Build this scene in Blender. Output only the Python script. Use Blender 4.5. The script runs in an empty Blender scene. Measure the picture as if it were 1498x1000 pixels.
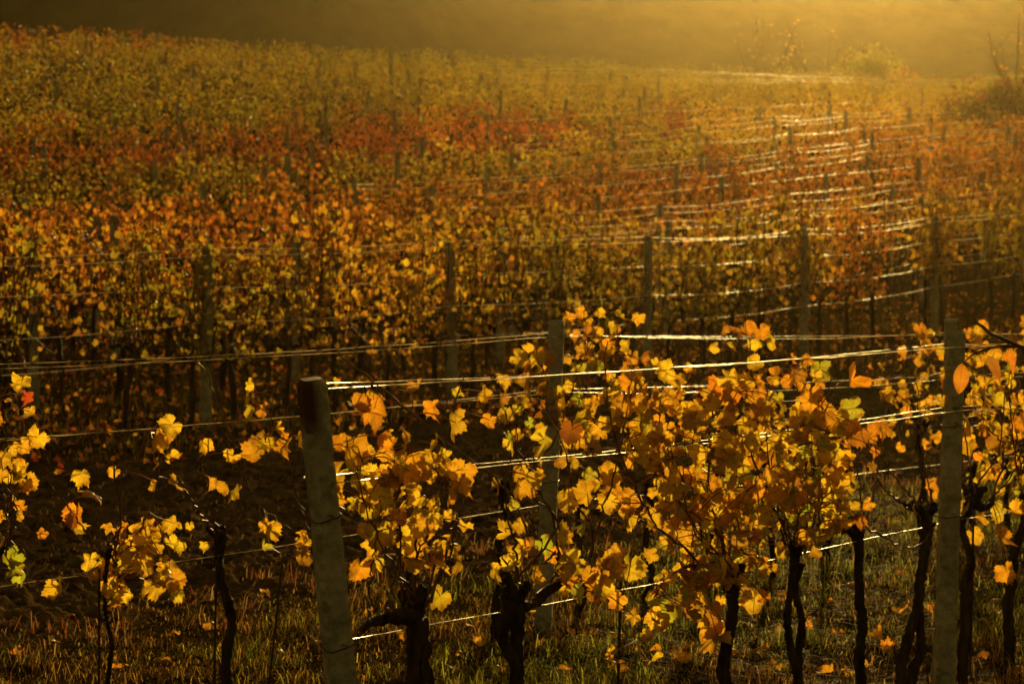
import bpy, math, random
import numpy as np
from mathutils import Vector, Matrix
random.seed(7)
rng = np.random.default_rng(11)
sc = bpy.context.scene
COL = sc.collection
R = math.radians

# ------------------------------------------------------------------ camera, sky, sun, exposure
CAM_H = 2.15
F = 4161.0                       # focal length in photo pixels (100 mm on a 36 mm sensor, 1498 px wide)
HOR = 361.0                      # photo row of the horizon
PITCH = math.atan((500 - HOR) / F)
cd = bpy.data.cameras.new('camera')
cam = bpy.data.objects.new('camera', cd)
COL.objects.link(cam)
cam.location = (0, 0, CAM_H)
cam.rotation_euler = (R(90) - PITCH, 0, 0)
cd.lens = 100
cd.sensor_width = 36
cd.clip_start = 0.1
cd.clip_end = 3000
cd.dof.use_dof = True
cd.dof.focus_distance = 11.5
cd.dof.aperture_fstop = 7.0
sc.camera = cam

SUN_AZ = 6.5                     # degrees to the right of the view direction
SUN_EL = 11.0
world = bpy.data.worlds.new('World')
sc.world = world
world.use_nodes = True
wn, wl = world.node_tree.nodes, world.node_tree.links
bg = wn['Background']
sky = wn.new('ShaderNodeTexSky')
sky.sky_type = 'NISHITA'
sky.sun_disc = False
sky.sun_elevation = R(SUN_EL)
sky.sun_rotation = R(SUN_AZ)
sky.dust_density = 6.0
sky.air_density = 1.5
sky.ozone_density = 0.3
tint = wn.new('ShaderNodeMix')
tint.data_type = 'RGBA'
tint.blend_type = 'MULTIPLY'
tint.inputs['Factor'].default_value = 1.0
tint.inputs['B'].default_value = (0.80, 0.53, 0.15, 1)
wl.new(sky.outputs['Color'], tint.inputs['A'])
wl.new(tint.outputs['Result'], bg.inputs['Color'])
bg.inputs['Strength'].default_value = 0.12

sl = bpy.data.lights.new('sun', 'SUN')
sl.energy = 5.0
sl.angle = R(0.5)
sl.color = (1.0, 0.72, 0.24)
so = bpy.data.objects.new('sun', sl)
COL.objects.link(so)
sun_dir = Vector((math.sin(R(SUN_AZ)) * math.cos(R(SUN_EL)), math.cos(R(SUN_AZ)) * math.cos(R(SUN_EL)), math.sin(R(SUN_EL))))
so.rotation_euler = sun_dir.to_track_quat('Z', 'Y').to_euler()
so.location = sun_dir * 200

sc.view_settings.view_transform = 'Standard'
sc.view_settings.look = 'None'
sc.view_settings.exposure = 0.47
sc.view_settings.gamma = 1.0
sc.cycles.max_bounces = 8
sc.cycles.transparent_max_bounces = 8
sc.cycles.volume_bounces = 0

# ------------------------------------------------------------------ little noise library
def _hash(ix, iy, seed):
    a = (ix.astype(np.int64) * 374761393 + iy.astype(np.int64) * 668265263 + seed * 974634777) & 0xFFFFFFFF
    a = ((a ^ (a >> 13)) * 1274126177) & 0xFFFFFFFF
    a = a ^ (a >> 16)
    return (a & 0xFFFF) / 65535.0
def vnoise(x, y, seed=0):
    x = np.asarray(x, float); y = np.asarray(y, float)
    ix = np.floor(x); iy = np.floor(y)
    fx = x - ix; fy = y - iy
    fx = fx * fx * (3 - 2 * fx); fy = fy * fy * (3 - 2 * fy)
    a = _hash(ix, iy, seed); b = _hash(ix + 1, iy, seed)
    c = _hash(ix, iy + 1, seed); d = _hash(ix + 1, iy + 1, seed)
    return (a * (1 - fx) + b * fx) * (1 - fy) + (c * (1 - fx) + d * fx) * fy
def fbm(x, y, seed=0, octv=4):
    s = 0; a = 1; t = 0
    for k in range(octv):
        s = s + a * vnoise(x * 2 ** k, y * 2 ** k, seed + k); t += a; a *= .55
    return s / t

# ------------------------------------------------------------------ rows of the vineyard
DIR = np.array([0.527, 0.850]); DIR = DIR / np.linalg.norm(DIR)     # along the rows
NRM = np.array([-DIR[1], DIR[0]])                                   # across the rows, away from the camera
ROT = math.atan2(DIR[1], DIR[0])
def on_row(v, px):
    """ground position (x, y) where the row at distance v is seen in photo column px"""
    t = (px - 749) / F
    Y = v / (NRM[0] * t + NRM[1])
    return t * Y, Y
V_A = NRM @ np.array([-0.66, 9.33])
V_B = NRM @ np.array([0.25, 15.9])
V_C = NRM @ np.array([-2.97, 27.55])
def row_pt(v, px, py, w=0.0):
    """3-D point on the vertical plane of a row, seen in photo pixel px, py; w moves it across the row"""
    X, Y = on_row(v, px)
    return np.array([X + NRM[0] * w, Y + NRM[1] * w, CAM_H - (py - HOR) / F * Y])

# ------------------------------------------------------------------ terrain
_Yg = np.arange(0, 1500, .5)
def _prof(pts):
    xs, ys = zip(*pts)
    p = np.interp(_Yg, xs, ys)
    k = np.hanning(23); k /= k.sum()
    return np.convolve(np.pad(p, 11, mode='edge'), k, 'valid')
_L = _prof([(0, 0), (17, 0), (24, .33), (28, .47), (35, .62), (45, 1.15), (60, 2.6), (75, 4.3), (90, 6.3), (105, 8.4), (116, 9.4), (124, 9.3), (145, 7), (180, 2), (240, 0), (1500, 0)])
_M = _prof([(0, 0), (19, 0), (26, .25), (31, .47), (40, .7), (50, 1.25), (65, 2.5), (80, 4.2), (100, 6.4), (118, 8.2), (128, 8.8), (136, 8.8), (160, 6), (200, 1), (250, 0), (1500, 0)])
_Rr = _prof([(0, 0), (26, 0), (35, .4), (43, .87), (60, 2), (80, 3.8), (100, 5.3), (130, 7.8), (155, 10), (170, 10.6), (185, 9.5), (230, 3), (290, 0), (1500, 0)])
def height(x, y):
    x = np.asarray(x, float); y = np.asarray(y, float)
    yy = np.clip(y, 0.01, 1499)
    t = np.clip(x / yy / .18, -1, 1)
    l = np.interp(yy, _Yg, _L); m = np.interp(yy, _Yg, _M); r = np.interp(yy, _Yg, _Rr)
    h = np.where(t < 0, m + (l - m) * -t, m + (r - m) * t)
    return np.where(y > 0, h, 0)
def rough(x, y):
    v = NRM[0] * x + NRM[1] * y
    edge = 9.7 + (vnoise(x * .6, y * .6, 5) - .5) * 1.2
    soil = np.clip((v - edge) / .8, 0, 1) * np.clip((16.2 - v) / 1.0, 0, 1)
    fade = np.clip((60 - y) / 15, 0, 1)
    clod = (fbm(x * 2.2, y * 2.2, 21, 3) - .5) * .12 + np.abs(fbm(x * 8, y * 8, 41, 4) - .5) * .20 + (vnoise(x * 24, y * 24, 47) - .5) * .035
    base = (fbm(x * 1.2, y * 1.2, 61, 4) - .5) * .06
    return fade * (soil * clod + (1 - soil) * base), soil * fade
def ground_z(x, y):
    return float(height(x, y) + rough(np.asarray(float(x)), np.asarray(float(y)))[0])

# ------------------------------------------------------------------ mesh helpers
def mesh_np(name, verts, tris, mats, attrs=None, mat_idx=None, smooth=True):
    verts = np.asarray(verts, np.float32).reshape(-1, 3); tris = np.asarray(tris, np.int32)
    k = tris.shape[1]
    me = bpy.data.meshes.new(name)
    me.vertices.add(len(verts)); me.vertices.foreach_set('co', verts.ravel())
    me.loops.add(len(tris) * k); me.loops.foreach_set('vertex_index', tris.ravel())
    me.polygons.add(len(tris))
    me.polygons.foreach_set('loop_start', np.arange(0, len(tris) * k, k, dtype=np.int32))
    me.polygons.foreach_set('loop_total', np.full(len(tris), k, np.int32))
    if mat_idx is not None: me.polygons.foreach_set('material_index', np.asarray(mat_idx, np.int32))
    me.polygons.foreach_set('use_smooth', np.full(len(tris), smooth, bool))
    for m in mats: me.materials.append(m)
    for an, (typ, arr) in (attrs or {}).items():
        a = me.attributes.new(an, typ, 'POINT')
        arr = np.asarray(arr, np.float32)
        a.data.foreach_set({'FLOAT_COLOR': 'color', 'FLOAT_VECTOR': 'vector', 'FLOAT': 'value'}[typ], arr.ravel())
    me.update(calc_edges=True)
    return me
def link(name, me, parent=None, loc=None, rz=None):
    o = bpy.data.objects.new(name, me); COL.objects.link(o)
    if parent is not None: o.parent = parent
    if loc is not None: o.location = loc
    if rz is not None: o.rotation_euler = (0, 0, rz)
    return o
def tag(o, label=None, cat=None, group=None, kind=None):
    if label: o['label'] = label
    if cat: o['category'] = cat
    if group: o['group'] = group
    if kind: o['kind'] = kind
    return o

class Tubes:
    """collects tubes along polylines into one triangle/quad mesh"""
    def __init__(s): s.v = []; s.f = []; s.n = 0
    def add(s, pts, rad, sides=6, rn=0.0, cap=True, seed=0):
        pts = np.asarray(pts, float); m = len(pts)
        rad = np.broadcast_to(np.asarray(rad, float), (m,))
        tan = np.gradient(pts, axis=0); tan /= (np.linalg.norm(tan, axis=1, keepdims=True) + 1e-9)
        ref = np.array([0.31, 0.17, 0.93]) if abs(tan[:, 2]).mean() < .75 else np.array([.9, .35, .1])
        a = np.cross(tan, ref); a /= (np.linalg.norm(a, axis=1, keepdims=True) + 1e-9)
        b = np.cross(tan, a)
        ang = np.linspace(0, 2 * math.pi, sides, endpoint=False)
        rr = rad[:, None] * np.ones((1, sides))
        if rn:
            ii, jj = np.meshgrid(np.arange(m), np.arange(sides), indexing='ij')
            g = vnoise(jj * 1.0 + seed * 7.3, ii * .35 + seed * 3.1, seed) - .5
            g2 = vnoise(jj * .9 + 11, ii * 1.1 + seed, seed + 5) - .5
            rr = rr * (1 + rn * (1.3 * g + .9 * g2))
        ring = pts[:, None] + rr[..., None] * (np.cos(ang)[None, :, None] * a[:, None] + np.sin(ang)[None, :, None] * b[:, None])
        s.v.append(ring.reshape(-1, 3))
        i = np.arange(m - 1)[:, None] * sides; j = np.arange(sides)[None]; j2 = (j + 1) % sides
        q = np.stack([i + j, i + j2, i + sides + j2, i + sides + j], -1).reshape(-1, 4) + s.n
        t = np.concatenate([q[:, [0, 1, 2]], q[:, [0, 2, 3]]])
        s.f.append(t)
        if cap:
            for base, p in ((0, pts[0]), ((m - 1) * sides, pts[-1])):
                s.v.append(p[None]); c = s.n + m * sides + (0 if base == 0 else 1)
                jj = np.arange(sides)
                s.f.append(np.stack([np.full(sides, c), s.n + base + jj, s.n + base + (jj + 1) % sides], -1))
            s.n += m * sides + 2
        else: s.n += m * sides
    def mesh(s, name, mat): return mesh_np(name, np.concatenate(s.v), np.concatenate(s.f), [mat])

def smooth_line(pts, n=14, wob=0.0, r=None):
    """Catmull-Rom through the points, resampled, with a little wobble"""
    pts = np.asarray(pts, float)
    if len(pts) == 2: pts = np.array([pts[0], (pts[0] + pts[1]) / 2, pts[1]])
    P = np.concatenate([[2 * pts[0] - pts[1]], pts, [2 * pts[-1] - pts[-2]]])
    out = []
    seg = len(pts) - 1
    for k in np.linspace(0, seg, n):
        i = min(int(k), seg - 1); f = k - i
        p0, p1, p2, p3 = P[i:i + 4]
        out.append(.5 * ((2 * p1) + (-p0 + p2) * f + (2 * p0 - 5 * p1 + 4 * p2 - p3) * f * f + (-p0 + 3 * p1 - 3 * p2 + p3) * f ** 3))
    out = np.array(out)
    if wob:
        w = (r or rng).normal(0, wob, out.shape); w[0] = 0
        out = out + w
    return out

# ------------------------------------------------------------------ materials
def mat(name):
    m = bpy.data.materials.new(name); m.use_nodes = True
    nt = m.node_tree
    return m, nt.nodes, nt.links, nt.nodes['Principled BSDF'], nt.nodes['Material Output']
def rgba(c): return (c[0], c[1], c[2], 1)
def noise_mat(name, c1, c2, scale=20, rough_=.85, bump=.3, bscale=60, dist=.01, spec=.3, stretch=(1, 1, 1)):
    m, n, l, p, o = mat(name)
    tc = n.new('ShaderNodeTexCoord'); mp = n.new('ShaderNodeMapping'); mp.inputs['Scale'].default_value = stretch
    l.new(tc.outputs['Object'], mp.inputs['Vector'])
    t = n.new('ShaderNodeTexNoise'); t.inputs['Scale'].default_value = scale; t.inputs['Detail'].default_value = 6
    l.new(mp.outputs['Vector'], t.inputs['Vector'])
    r = n.new('ShaderNodeValToRGB'); r.color_ramp.elements[0].color = rgba(c1); r.color_ramp.elements[1].color = rgba(c2)
    r.color_ramp.elements[0].position = .32; r.color_ramp.elements[1].position = .68
    l.new(t.outputs['Fac'], r.inputs['Fac']); l.new(r.outputs['Color'], p.inputs['Base Color'])
    p.inputs['Roughness'].default_value = rough_; p.inputs['Specular IOR Level'].default_value = spec * .5
    t2 = n.new('ShaderNodeTexNoise'); t2.inputs['Scale'].default_value = bscale; t2.inputs['Detail'].default_value = 5
    l.new(mp.outputs['Vector'], t2.inputs['Vector'])
    b = n.new('ShaderNodeBump'); b.inputs['Strength'].default_value = bump; b.inputs['Distance'].default_value = dist
    l.new(t2.outputs['Fac'], b.inputs['Height']); l.new(b.outputs['Normal'], p.inputs['Normal'])
    return m
M_BARK = noise_mat('vine_bark', (.012, .007, .004), (.05, .03, .017), 30, .95, .9, 45, .02, .12, (1, 1, .18))
M_CANE = noise_mat('cane_bark', (.05, .02, .010), (.13, .055, .022), 25, .55, .2, 80, .004, .35)
M_CANE_FAR = noise_mat('cane_bark_far', (.03, .016, .009), (.08, .04, .018), 25, .7, 0, 80, .004, .25)
M_STAKE = noise_mat('rusty_steel', (.02, .012, .008), (.06, .03, .018), 40, .6, .2, 90, .002, .3)
def wire_mat(name, rg, p0=.44, p1=.56):
    m, n, l, p, o = mat(name)
    t = n.new('ShaderNodeTexNoise'); t.inputs['Scale'].default_value = 6; t.inputs['Detail'].default_value = 4
    tc = n.new('ShaderNodeTexCoord'); l.new(tc.outputs['Object'], t.inputs['Vector'])
    r = n.new('ShaderNodeValToRGB'); r.color_ramp.elements[0].color = (.10, .085, .07, 1); r.color_ramp.elements[1].color = (.85, .80, .70, 1)
    r.color_ramp.elements[0].position = p0; r.color_ramp.elements[1].position = p1
    l.new(t.outputs['Fac'], r.inputs['Fac']); l.new(r.outputs['Color'], p.inputs['Base Color'])
    p.inputs['Metallic'].default_value = 1; p.inputs['Roughness'].default_value = rg
    return m
M_WIRE = wire_mat('galvanised_wire', .36)
M_WIRE_FAR = wire_mat('galvanised_wire_far', .42, .36, .46)

def leaf_mat(name, veins, objcol):
    m, n, l, p, o = mat(name)
    n.remove(p)
    at = n.new('ShaderNodeAttribute'); at.attribute_name = 'leafcol'
    col = at.outputs['Color']
    if objcol:
        oi = n.new('ShaderNodeObjectInfo'); mx = n.new('ShaderNodeMix'); mx.data_type = 'RGBA'; mx.blend_type = 'MULTIPLY'
        mx.inputs['Factor'].default_value = 1
        l.new(col, mx.inputs['A']); l.new(oi.outputs['Color'], mx.inputs['B']); col = mx.outputs['Result']
    if veins:
        lp = n.new('ShaderNodeAttribute'); lp.attribute_name = 'leafpos'
        sx = n.new('ShaderNodeSeparateXYZ'); l.new(lp.outputs['Vector'], sx.inputs['Vector'])
        def mth(op, a, b=None):
            k = n.new('ShaderNodeMath'); k.operation = op
            for i, q in enumerate((a, b)):
                if q is None: continue
                if isinstance(q, (int, float)): k.inputs[i].default_value = q
                else: l.new(q, k.inputs[i])
            return k.outputs[0]
        ax = mth('ABSOLUTE', sx.outputs['X']); y = sx.outputs['Y']
        ang = mth('ARCTAN2', ax, y)                      # 0 at the tip
        rad = mth('SQRT', mth('ADD', mth('MULTIPLY', ax, ax), mth('MULTIPLY', y, y)))
        d = None
        for a0 in (0.0, .92, 1.9):
            e = mth('MULTIPLY', mth('ABSOLUTE', mth('SUBTRACT', ang, a0)), rad)
            d = e if d is None else mth('MINIMUM', d, e)
        # side veins: a comb along the main veins
        comb = mth('ABSOLUTE', mth('SUBTRACT', mth('FRACT', mth('SUBTRACT', mth('MULTIPLY', rad, 6.0), mth('MULTIPLY', d, 6.0))), .5))
        side = mth('MULTIPLY', mth('LESS_THAN', comb, .055), .35)
        main = mth('LESS_THAN', d, .018)
        vein = mth('MAXIMUM', main, side)
        nz = n.new('ShaderNodeTexNoise'); nz.inputs['Scale'].default_value = 38; nz.inputs['Detail'].default_value = 5
        tc = n.new('ShaderNodeTexCoord'); l.new(tc.outputs['Object'], nz.inputs['Vector'])
        # browned patches, mostly towards the margin
        br = mth('SUBTRACT', mth('ADD', mth('MULTIPLY', rad, .36), nz.outputs['Fac']), .70)
        br = mth('MULTIPLY', br, 4.5)
        cl = n.new('ShaderNodeClamp'); l.new(br, cl.inputs['Value']); brc = mth('MULTIPLY', cl.outputs[0], .75)
        mb = n.new('ShaderNodeMix'); mb.data_type = 'RGBA'; l.new(brc, mb.inputs['Factor']); l.new(col, mb.inputs['A'])
        mb.inputs['B'].default_value = (.30, .085, .012, 1)
        mv = n.new('ShaderNodeMix'); mv.data_type = 'RGBA'; mv.blend_type = 'MULTIPLY'
        l.new(mth('MULTIPLY', vein, .5), mv.inputs['Factor']); l.new(mb.outputs['Result'], mv.inputs['A']); mv.inputs['B'].default_value = (.45, .38, .3, 1)
        hs = mv.outputs['Result']
        mot = n.new('ShaderNodeTexNoise'); mot.inputs['Scale'].default_value = 15; mot.inputs['Detail'].default_value = 3
        l.new(tc.outputs['Object'], mot.inputs['Vector'])
        rp = n.new('ShaderNodeValToRGB'); rp.color_ramp.elements[0].color = (.78, .74, .58, 1); rp.color_ramp.elements[1].color = (1.12, 1.12, 1.05, 1)
        rp.color_ramp.elements[0].position = .3; rp.color_ramp.elements[1].position = .6
        l.new(mot.outputs['Fac'], rp.inputs['Fac'])
        m2 = n.new('ShaderNodeMix'); m2.data_type = 'RGBA'; m2.blend_type = 'MULTIPLY'; m2.inputs['Factor'].default_value = 1
        l.new(hs, m2.inputs['A']); l.new(rp.outputs['Color'], m2.inputs['B']); col = m2.outputs['Result']
    df = n.new('ShaderNodeBsdfDiffuse'); tr = n.new('ShaderNodeBsdfTranslucent'); gl = n.new('ShaderNodeBsdfGlossy')
    gl.inputs['Roughness'].default_value = .42; gl.inputs['Color'].default_value = (1, 1, 1, 1)
    dk = n.new('ShaderNodeMix'); dk.data_type = 'RGBA'; dk.blend_type = 'MULTIPLY'; dk.inputs['Factor'].default_value = 1
    l.new(col, dk.inputs['A']); dk.inputs['B'].default_value = (.5, .5, .5, 1)
    tk = n.new('ShaderNodeMix'); tk.data_type = 'RGBA'; tk.blend_type = 'MULTIPLY'; tk.inputs['Factor'].default_value = 1
    l.new(col, tk.inputs['A']); tk.inputs['B'].default_value = (.74, .74, .70, 1)
    l.new(dk.outputs['Result'], df.inputs['Color']); l.new(tk.outputs['Result'], tr.inputs['Color'])
    mx = n.new('ShaderNodeMixShader'); mx.inputs[0].default_value = .70
    l.new(df.outputs[0], mx.inputs[1]); l.new(tr.outputs[0], mx.inputs[2])
    m3 = n.new('ShaderNodeMixShader'); m3.inputs[0].default_value = .035
    l.new(mx.outputs[0], m3.inputs[1]); l.new(gl.outputs[0], m3.inputs[2])
    l.new(m3.outputs[0], o.inputs['Surface'])
    return m
M_LEAF = leaf_mat('grape_leaf', True, False)
M_LEAF_MID = leaf_mat('grape_leaf_mid', False, True)
M_LEAF_FAR = leaf_mat('grape_leaf_far', False, False)

# ground: dark ploughed soil between the rows, grass floor elsewhere
def ground_mat():
    m, n, l, p, o = mat('vineyard_ground')
    a = n.new('ShaderNodeAttribute'); a.attribute_name = 'soil'
    tc = n.new('ShaderNodeTexCoord')
    t = n.new('ShaderNodeTexNoise'); t.inputs['Scale'].default_value = 7; t.inputs['Detail'].default_value = 8; l.new(tc.outputs['Object'], t.inputs['Vector'])
    r1 = n.new('ShaderNodeValToRGB'); r1.color_ramp.elements[0].color = (.020, .012, .006, 1); r1.color_ramp.elements[1].color = (.095, .058, .026, 1)
    r2 = n.new('ShaderNodeValToRGB'); r2.color_ramp.elements[0].color = (.008, .006, .002, 1); r2.color_ramp.elements[1].color = (.030, .019, .006, 1)
    for r in (r1, r2):
        r.color_ramp.elements[0].position = .35; r.color_ramp.elements[1].position = .7
        l.new(t.outputs['Fac'], r.inputs['Fac'])
    mx = n.new('ShaderNodeMix'); mx.data_type = 'RGBA'; l.new(a.outputs['Fac'], mx.inputs['Factor'])
    l.new(r2.outputs['Color'], mx.inputs['A']); l.new(r1.outputs['Color'], mx.inputs['B']); l.new(mx.outputs['Result'], p.inputs['Base Color'])
    p.inputs['Roughness'].default_value = .95; p.inputs['Specular IOR Level'].default_value = 0
    t2 = n.new('ShaderNodeTexNoise'); t2.inputs['Scale'].default_value = 26; t2.inputs['Detail'].default_value = 7; l.new(tc.outputs['Object'], t2.inputs['Vector'])
    b = n.new('ShaderNodeBump'); b.inputs['Strength'].default_value = .8; b.inputs['Distance'].default_value = .03
    l.new(t2.outputs['Fac'], b.inputs['Height']); l.new(b.outputs['Normal'], p.inputs['Normal'])
    return m
M_GROUND = ground_mat()
M_HILL = noise_mat('wooded_hillside', (.008, .008, .003), (.075, .062, .018), .16, 1.0, .6, .35, 1.0, .0)
def blade_mat(name):
    m, n, l, p, o = mat(name); n.remove(p)
    at = n.new('ShaderNodeAttribute'); at.attribute_name = 'leafcol'
    df = n.new('ShaderNodeBsdfDiffuse'); tr = n.new('ShaderNodeBsdfTranslucent'); gl = n.new('ShaderNodeBsdfGlossy'); gl.inputs['Roughness'].default_value = .35
    l.new(at.outputs['Color'], df.inputs['Color']); l.new(at.outputs['Color'], tr.inputs['Color'])
    mx = n.new('ShaderNodeMixShader'); mx.inputs[0].default_value = .5
    l.new(df.outputs[0], mx.inputs[1]); l.new(tr.outputs[0], mx.inputs[2])
    m3 = n.new('ShaderNodeMixShader'); m3.inputs[0].default_value = .004
    l.new(mx.outputs[0], m3.inputs[1]); l.new(gl.outputs[0], m3.inputs[2]); l.new(m3.outputs[0], o.inputs['Surface'])
    return m
M_GRASS = blade_mat('grass_blades')

def concrete_mat(name, stain):
    m, n, l, p, o = mat(name)
    tc = n.new('ShaderNodeTexCoord')
    t = n.new('ShaderNodeTexNoise'); t.inputs['Scale'].default_value = 14; t.inputs['Detail'].default_value = 9; t.inputs['Roughness'].default_value = .7
    l.new(tc.outputs['Object'], t.inputs['Vector'])
    r = n.new('ShaderNodeValToRGB'); r.color_ramp.elements[0].color = (.085, .072, .048, 1); r.color_ramp.elements[1].color = (.36, .31, .23, 1)
    r.color_ramp.elements[0].position = .3; r.color_ramp.elements[1].position = .62
    l.new(t.outputs['Fac'], r.inputs['Fac']); col = r.outputs['Color']
    v = n.new('ShaderNodeTexVoronoi'); v.inputs['Scale'].default_value = 55; l.new(tc.outputs['Object'], v.inputs['Vector'])
    lt = n.new('ShaderNodeMath'); lt.operation = 'LESS_THAN'; lt.inputs[1].default_value = .16; l.new(v.outputs['Distance'], lt.inputs[0])
    mm = n.new('ShaderNodeMath'); mm.operation = 'MULTIPLY'; mm.inputs[1].default_value = .6; l.new(lt.outputs[0], mm.inputs[0])
    mx = n.new('ShaderNodeMix'); mx.data_type = 'RGBA'; l.new(mm.outputs[0], mx.inputs['Factor']); l.new(col, mx.inputs['A']); mx.inputs['B'].default_value = (.06, .05, .04, 1); col = mx.outputs['Result']
    # lichen and weather marks towards the head
    s = n.new('ShaderNodeSeparateXYZ'); l.new(tc.outputs['Object'], s.inputs['Vector'])
    t3 = n.new('ShaderNodeTexNoise'); t3.inputs['Scale'].default_value = 6; l.new(tc.outputs['Object'], t3.inputs['Vector'])
    if stain:
        # old red-brown paint on one face of the head, running down
        def rampm(val, a, b):
            k = n.new('ShaderNodeMapRange'); k.inputs['From Min'].default_value = a; k.inputs['From Max'].default_value = b; l.new(val, k.inputs['Value']); return k.outputs[0]
        ad = n.new('ShaderNodeMath'); ad.operation = 'MULTIPLY_ADD'; ad.inputs[1].default_value = .22; l.new(t3.outputs['Fac'], ad.inputs[0]); l.new(s.outputs['Z'], ad.inputs[2])
        zf = rampm(ad.outputs[0], 1.62, 1.74)
        xf = rampm(s.outputs['X'], .022, -.014)
        zz = rampm(s.outputs['Z'], 1.755, 1.73)
        k1 = n.new('ShaderNodeMath'); k1.operation = 'MULTIPLY'; l.new(zf, k1.inputs[0]); l.new(xf, k1.inputs[1])
        m2 = n.new('ShaderNodeMix'); m2.data_type = 'RGBA'; l.new(k1.outputs[0], m2.inputs['Factor']); l.new(col, m2.inputs['A']); m2.inputs['B'].default_value = (.055, .013, .006, 1); col = m2.outputs['Result']
    l.new(col, p.inputs['Base Color'])
    p.inputs['Roughness'].default_value = .92; p.inputs['Specular IOR Level'].default_value = .2
    b = n.new('ShaderNodeBump'); b.inputs['Strength'].default_value = .5; b.inputs['Distance'].default_value = .006
    l.new(t.outputs['Fac'], b.inputs['Height']); l.new(b.outputs['Normal'], p.inputs['Normal'])
    return m
M_CONC = concrete_mat('weathered_concrete', False)
M_CONC_RED = concrete_mat('weathered_concrete_red_head', True)

# ------------------------------------------------------------------ ground and hill
def build_ground():
    dense = np.linspace(-.235, .235, 430)
    outer = np.concatenate([np.linspace(-math.pi, -.5, 40), np.linspace(-.48, -.245, 26)])
    ang = np.concatenate([outer, dense, -outer[::-1][:-1]])
    rad = np.concatenate([np.linspace(.4, 9, 30), np.arange(9.1, 48, .045), np.geomspace(48.1, 150, 170), np.geomspace(155, 640, 40)])
    A, Rd = np.meshgrid(ang, rad)
    X = np.sin(A) * Rd; Y = np.cos(A) * Rd
    rg, soil = rough(X, Y)
    inside = (np.abs(A) < .48)
    Z = height(X, Y) + np.where(inside | (Rd < 20), rg, 0)
    nr, na = X.shape
    v = np.stack([X, Y, Z], -1).reshape(-1, 3)
    i = np.arange(nr - 1)[:, None] * na; j = np.arange(na)[None]; j2 = (j + 1) % na
    q = np.stack([i + j, i + na + j, i + na + j2, i + j2], -1).reshape(-1, 4)
    c = len(v)
    v = np.concatenate([v, [[0, 0, 0]]])
    soil = np.concatenate([soil.ravel(), [0]])
    t = np.concatenate([q[:, [0, 2, 1]], q[:, [0, 3, 2]]])
    jj = np.arange(na)
    t = np.concatenate([t, np.stack([np.full(na, c), (jj + 1) % na, jj], -1)])
    me = mesh_np('ground', v, t, [M_GROUND], {'soil': ('FLOAT', soil)})
    o = link('ground', me)
    tag(o, 'vineyard ground with dark ploughed soil and grassy strips', 'ground', kind='structure')
build_ground()

def hill_z(x, y):
    t = x / np.maximum(y, 1)
    ridge = 28 + 2 * np.sin(x * .012 + 1) + 2 * vnoise(x * .02, 3.3, 9) - 6 * np.clip(t - .1, 0, .4)
    q = np.clip((2 - x) / 28, 0, 1); ridge = ridge + 44 * q * q * (3 - 2 * q)  # left ridge raised above the frame, added to shade the air before it
    s = np.clip((y - 196) / 72, 0, 1); s = s * s * (3 - 2 * s)
    b = 1 - .35 * np.clip((y - 272) / 130, 0, 1)
    return -1.5 + (ridge + 1.5) * s * b + (fbm(x * .03, y * .03, 77, 4) - .5) * 3 * s + s * (np.maximum(0, np.sin((x * .8 + y * .55) * .9)) * 1.1 * vnoise(x * .5, y * .5, 8) + 1.6 * (fbm(x * .22, y * .22, 78, 3) - .5))
def build_hill():
    xs = np.linspace(-260, 260, 520); ys = np.linspace(192, 360, 260)
    X, Y = np.meshgrid(xs, ys); Z = hill_z(X, Y)
    ny, nx = X.shape
    i = np.arange(ny - 1)[:, None] * nx; j = np.arange(nx - 1)[None]
    q = np.stack([i + j, i + j + 1, i + nx + j + 1, i + nx + j], -1).reshape(-1, 4)
    o = link('hill', mesh_np('hill', np.stack([X, Y, Z], -1).reshape(-1, 3), q, [M_HILL]))
    tag(o, 'dark shaded hillside rising beyond the vineyard', 'hill', kind='structure')
build_hill()

# ------------------------------------------------------------------ leaves
def grape_leaf(seed, nang=40, ring=True, simple=False):
    r = np.random.default_rng(seed)
    key = np.array([0, 27, 52, 80, 106, 138, 162, 176, 180.])
    val = np.array([1.0, .80 + r.uniform(-.12, .06), .95, .70 + r.uniform(-.08, .1), .80, .74, .55, .22, .10])
    a = np.linspace(-180, 180, nang, endpoint=False)
    rr = np.interp(np.abs(a), key, val) * (1 + r.uniform(-.07, .07, nang))
    if not simple:
        rr *= 1 + .055 * np.where(np.arange(nang) % 2 == 0, 1, -1)
    rr *= .60
    th = np.radians(a)
    cup = r.uniform(-1.0, 1.0); fold = r.uniform(-.4, 1.0); tipc = r.uniform(-1.2, .6); wav = r.uniform(.03, .16); ph = r.uniform(0, 6.3); tw = r.uniform(-.5, .5)
    def P(f):
        x = np.sin(th) * rr * f; y = np.cos(th) * rr * f
        rho = rr * f
        z = cup * rho ** 2 + fold * np.abs(x) * .8 + tipc * np.maximum(y, 0) ** 2 * 1.2 + wav * f * f * np.sin(5 * th + ph) + tw * x * y
        return np.stack([x, y, z], -1)
    if ring:
        v = np.concatenate([[[0, 0, 0]], P(.38), P(.74), P(1.0)])
    else:
        v = np.concatenate([[[0, 0, 0]], P(1.0)])
    N = nang; j = np.arange(N); j2 = (j + 1) % N
    t = [np.stack([np.zeros(N, int), 1 + j2, 1 + j], -1)]
    if ring:
        for k in range(2):
            b = 1 + k * N; c = b + N
            t += [np.stack([b + j, b + j2, c + j2], -1), np.stack([b + j, c + j2, c + j], -1)]
    t = np.concatenate(t)
    lp = v.copy() / .60
    return v, t, lp
LEAF_HI = [grape_leaf(100 + k) for k in range(24)]
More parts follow.
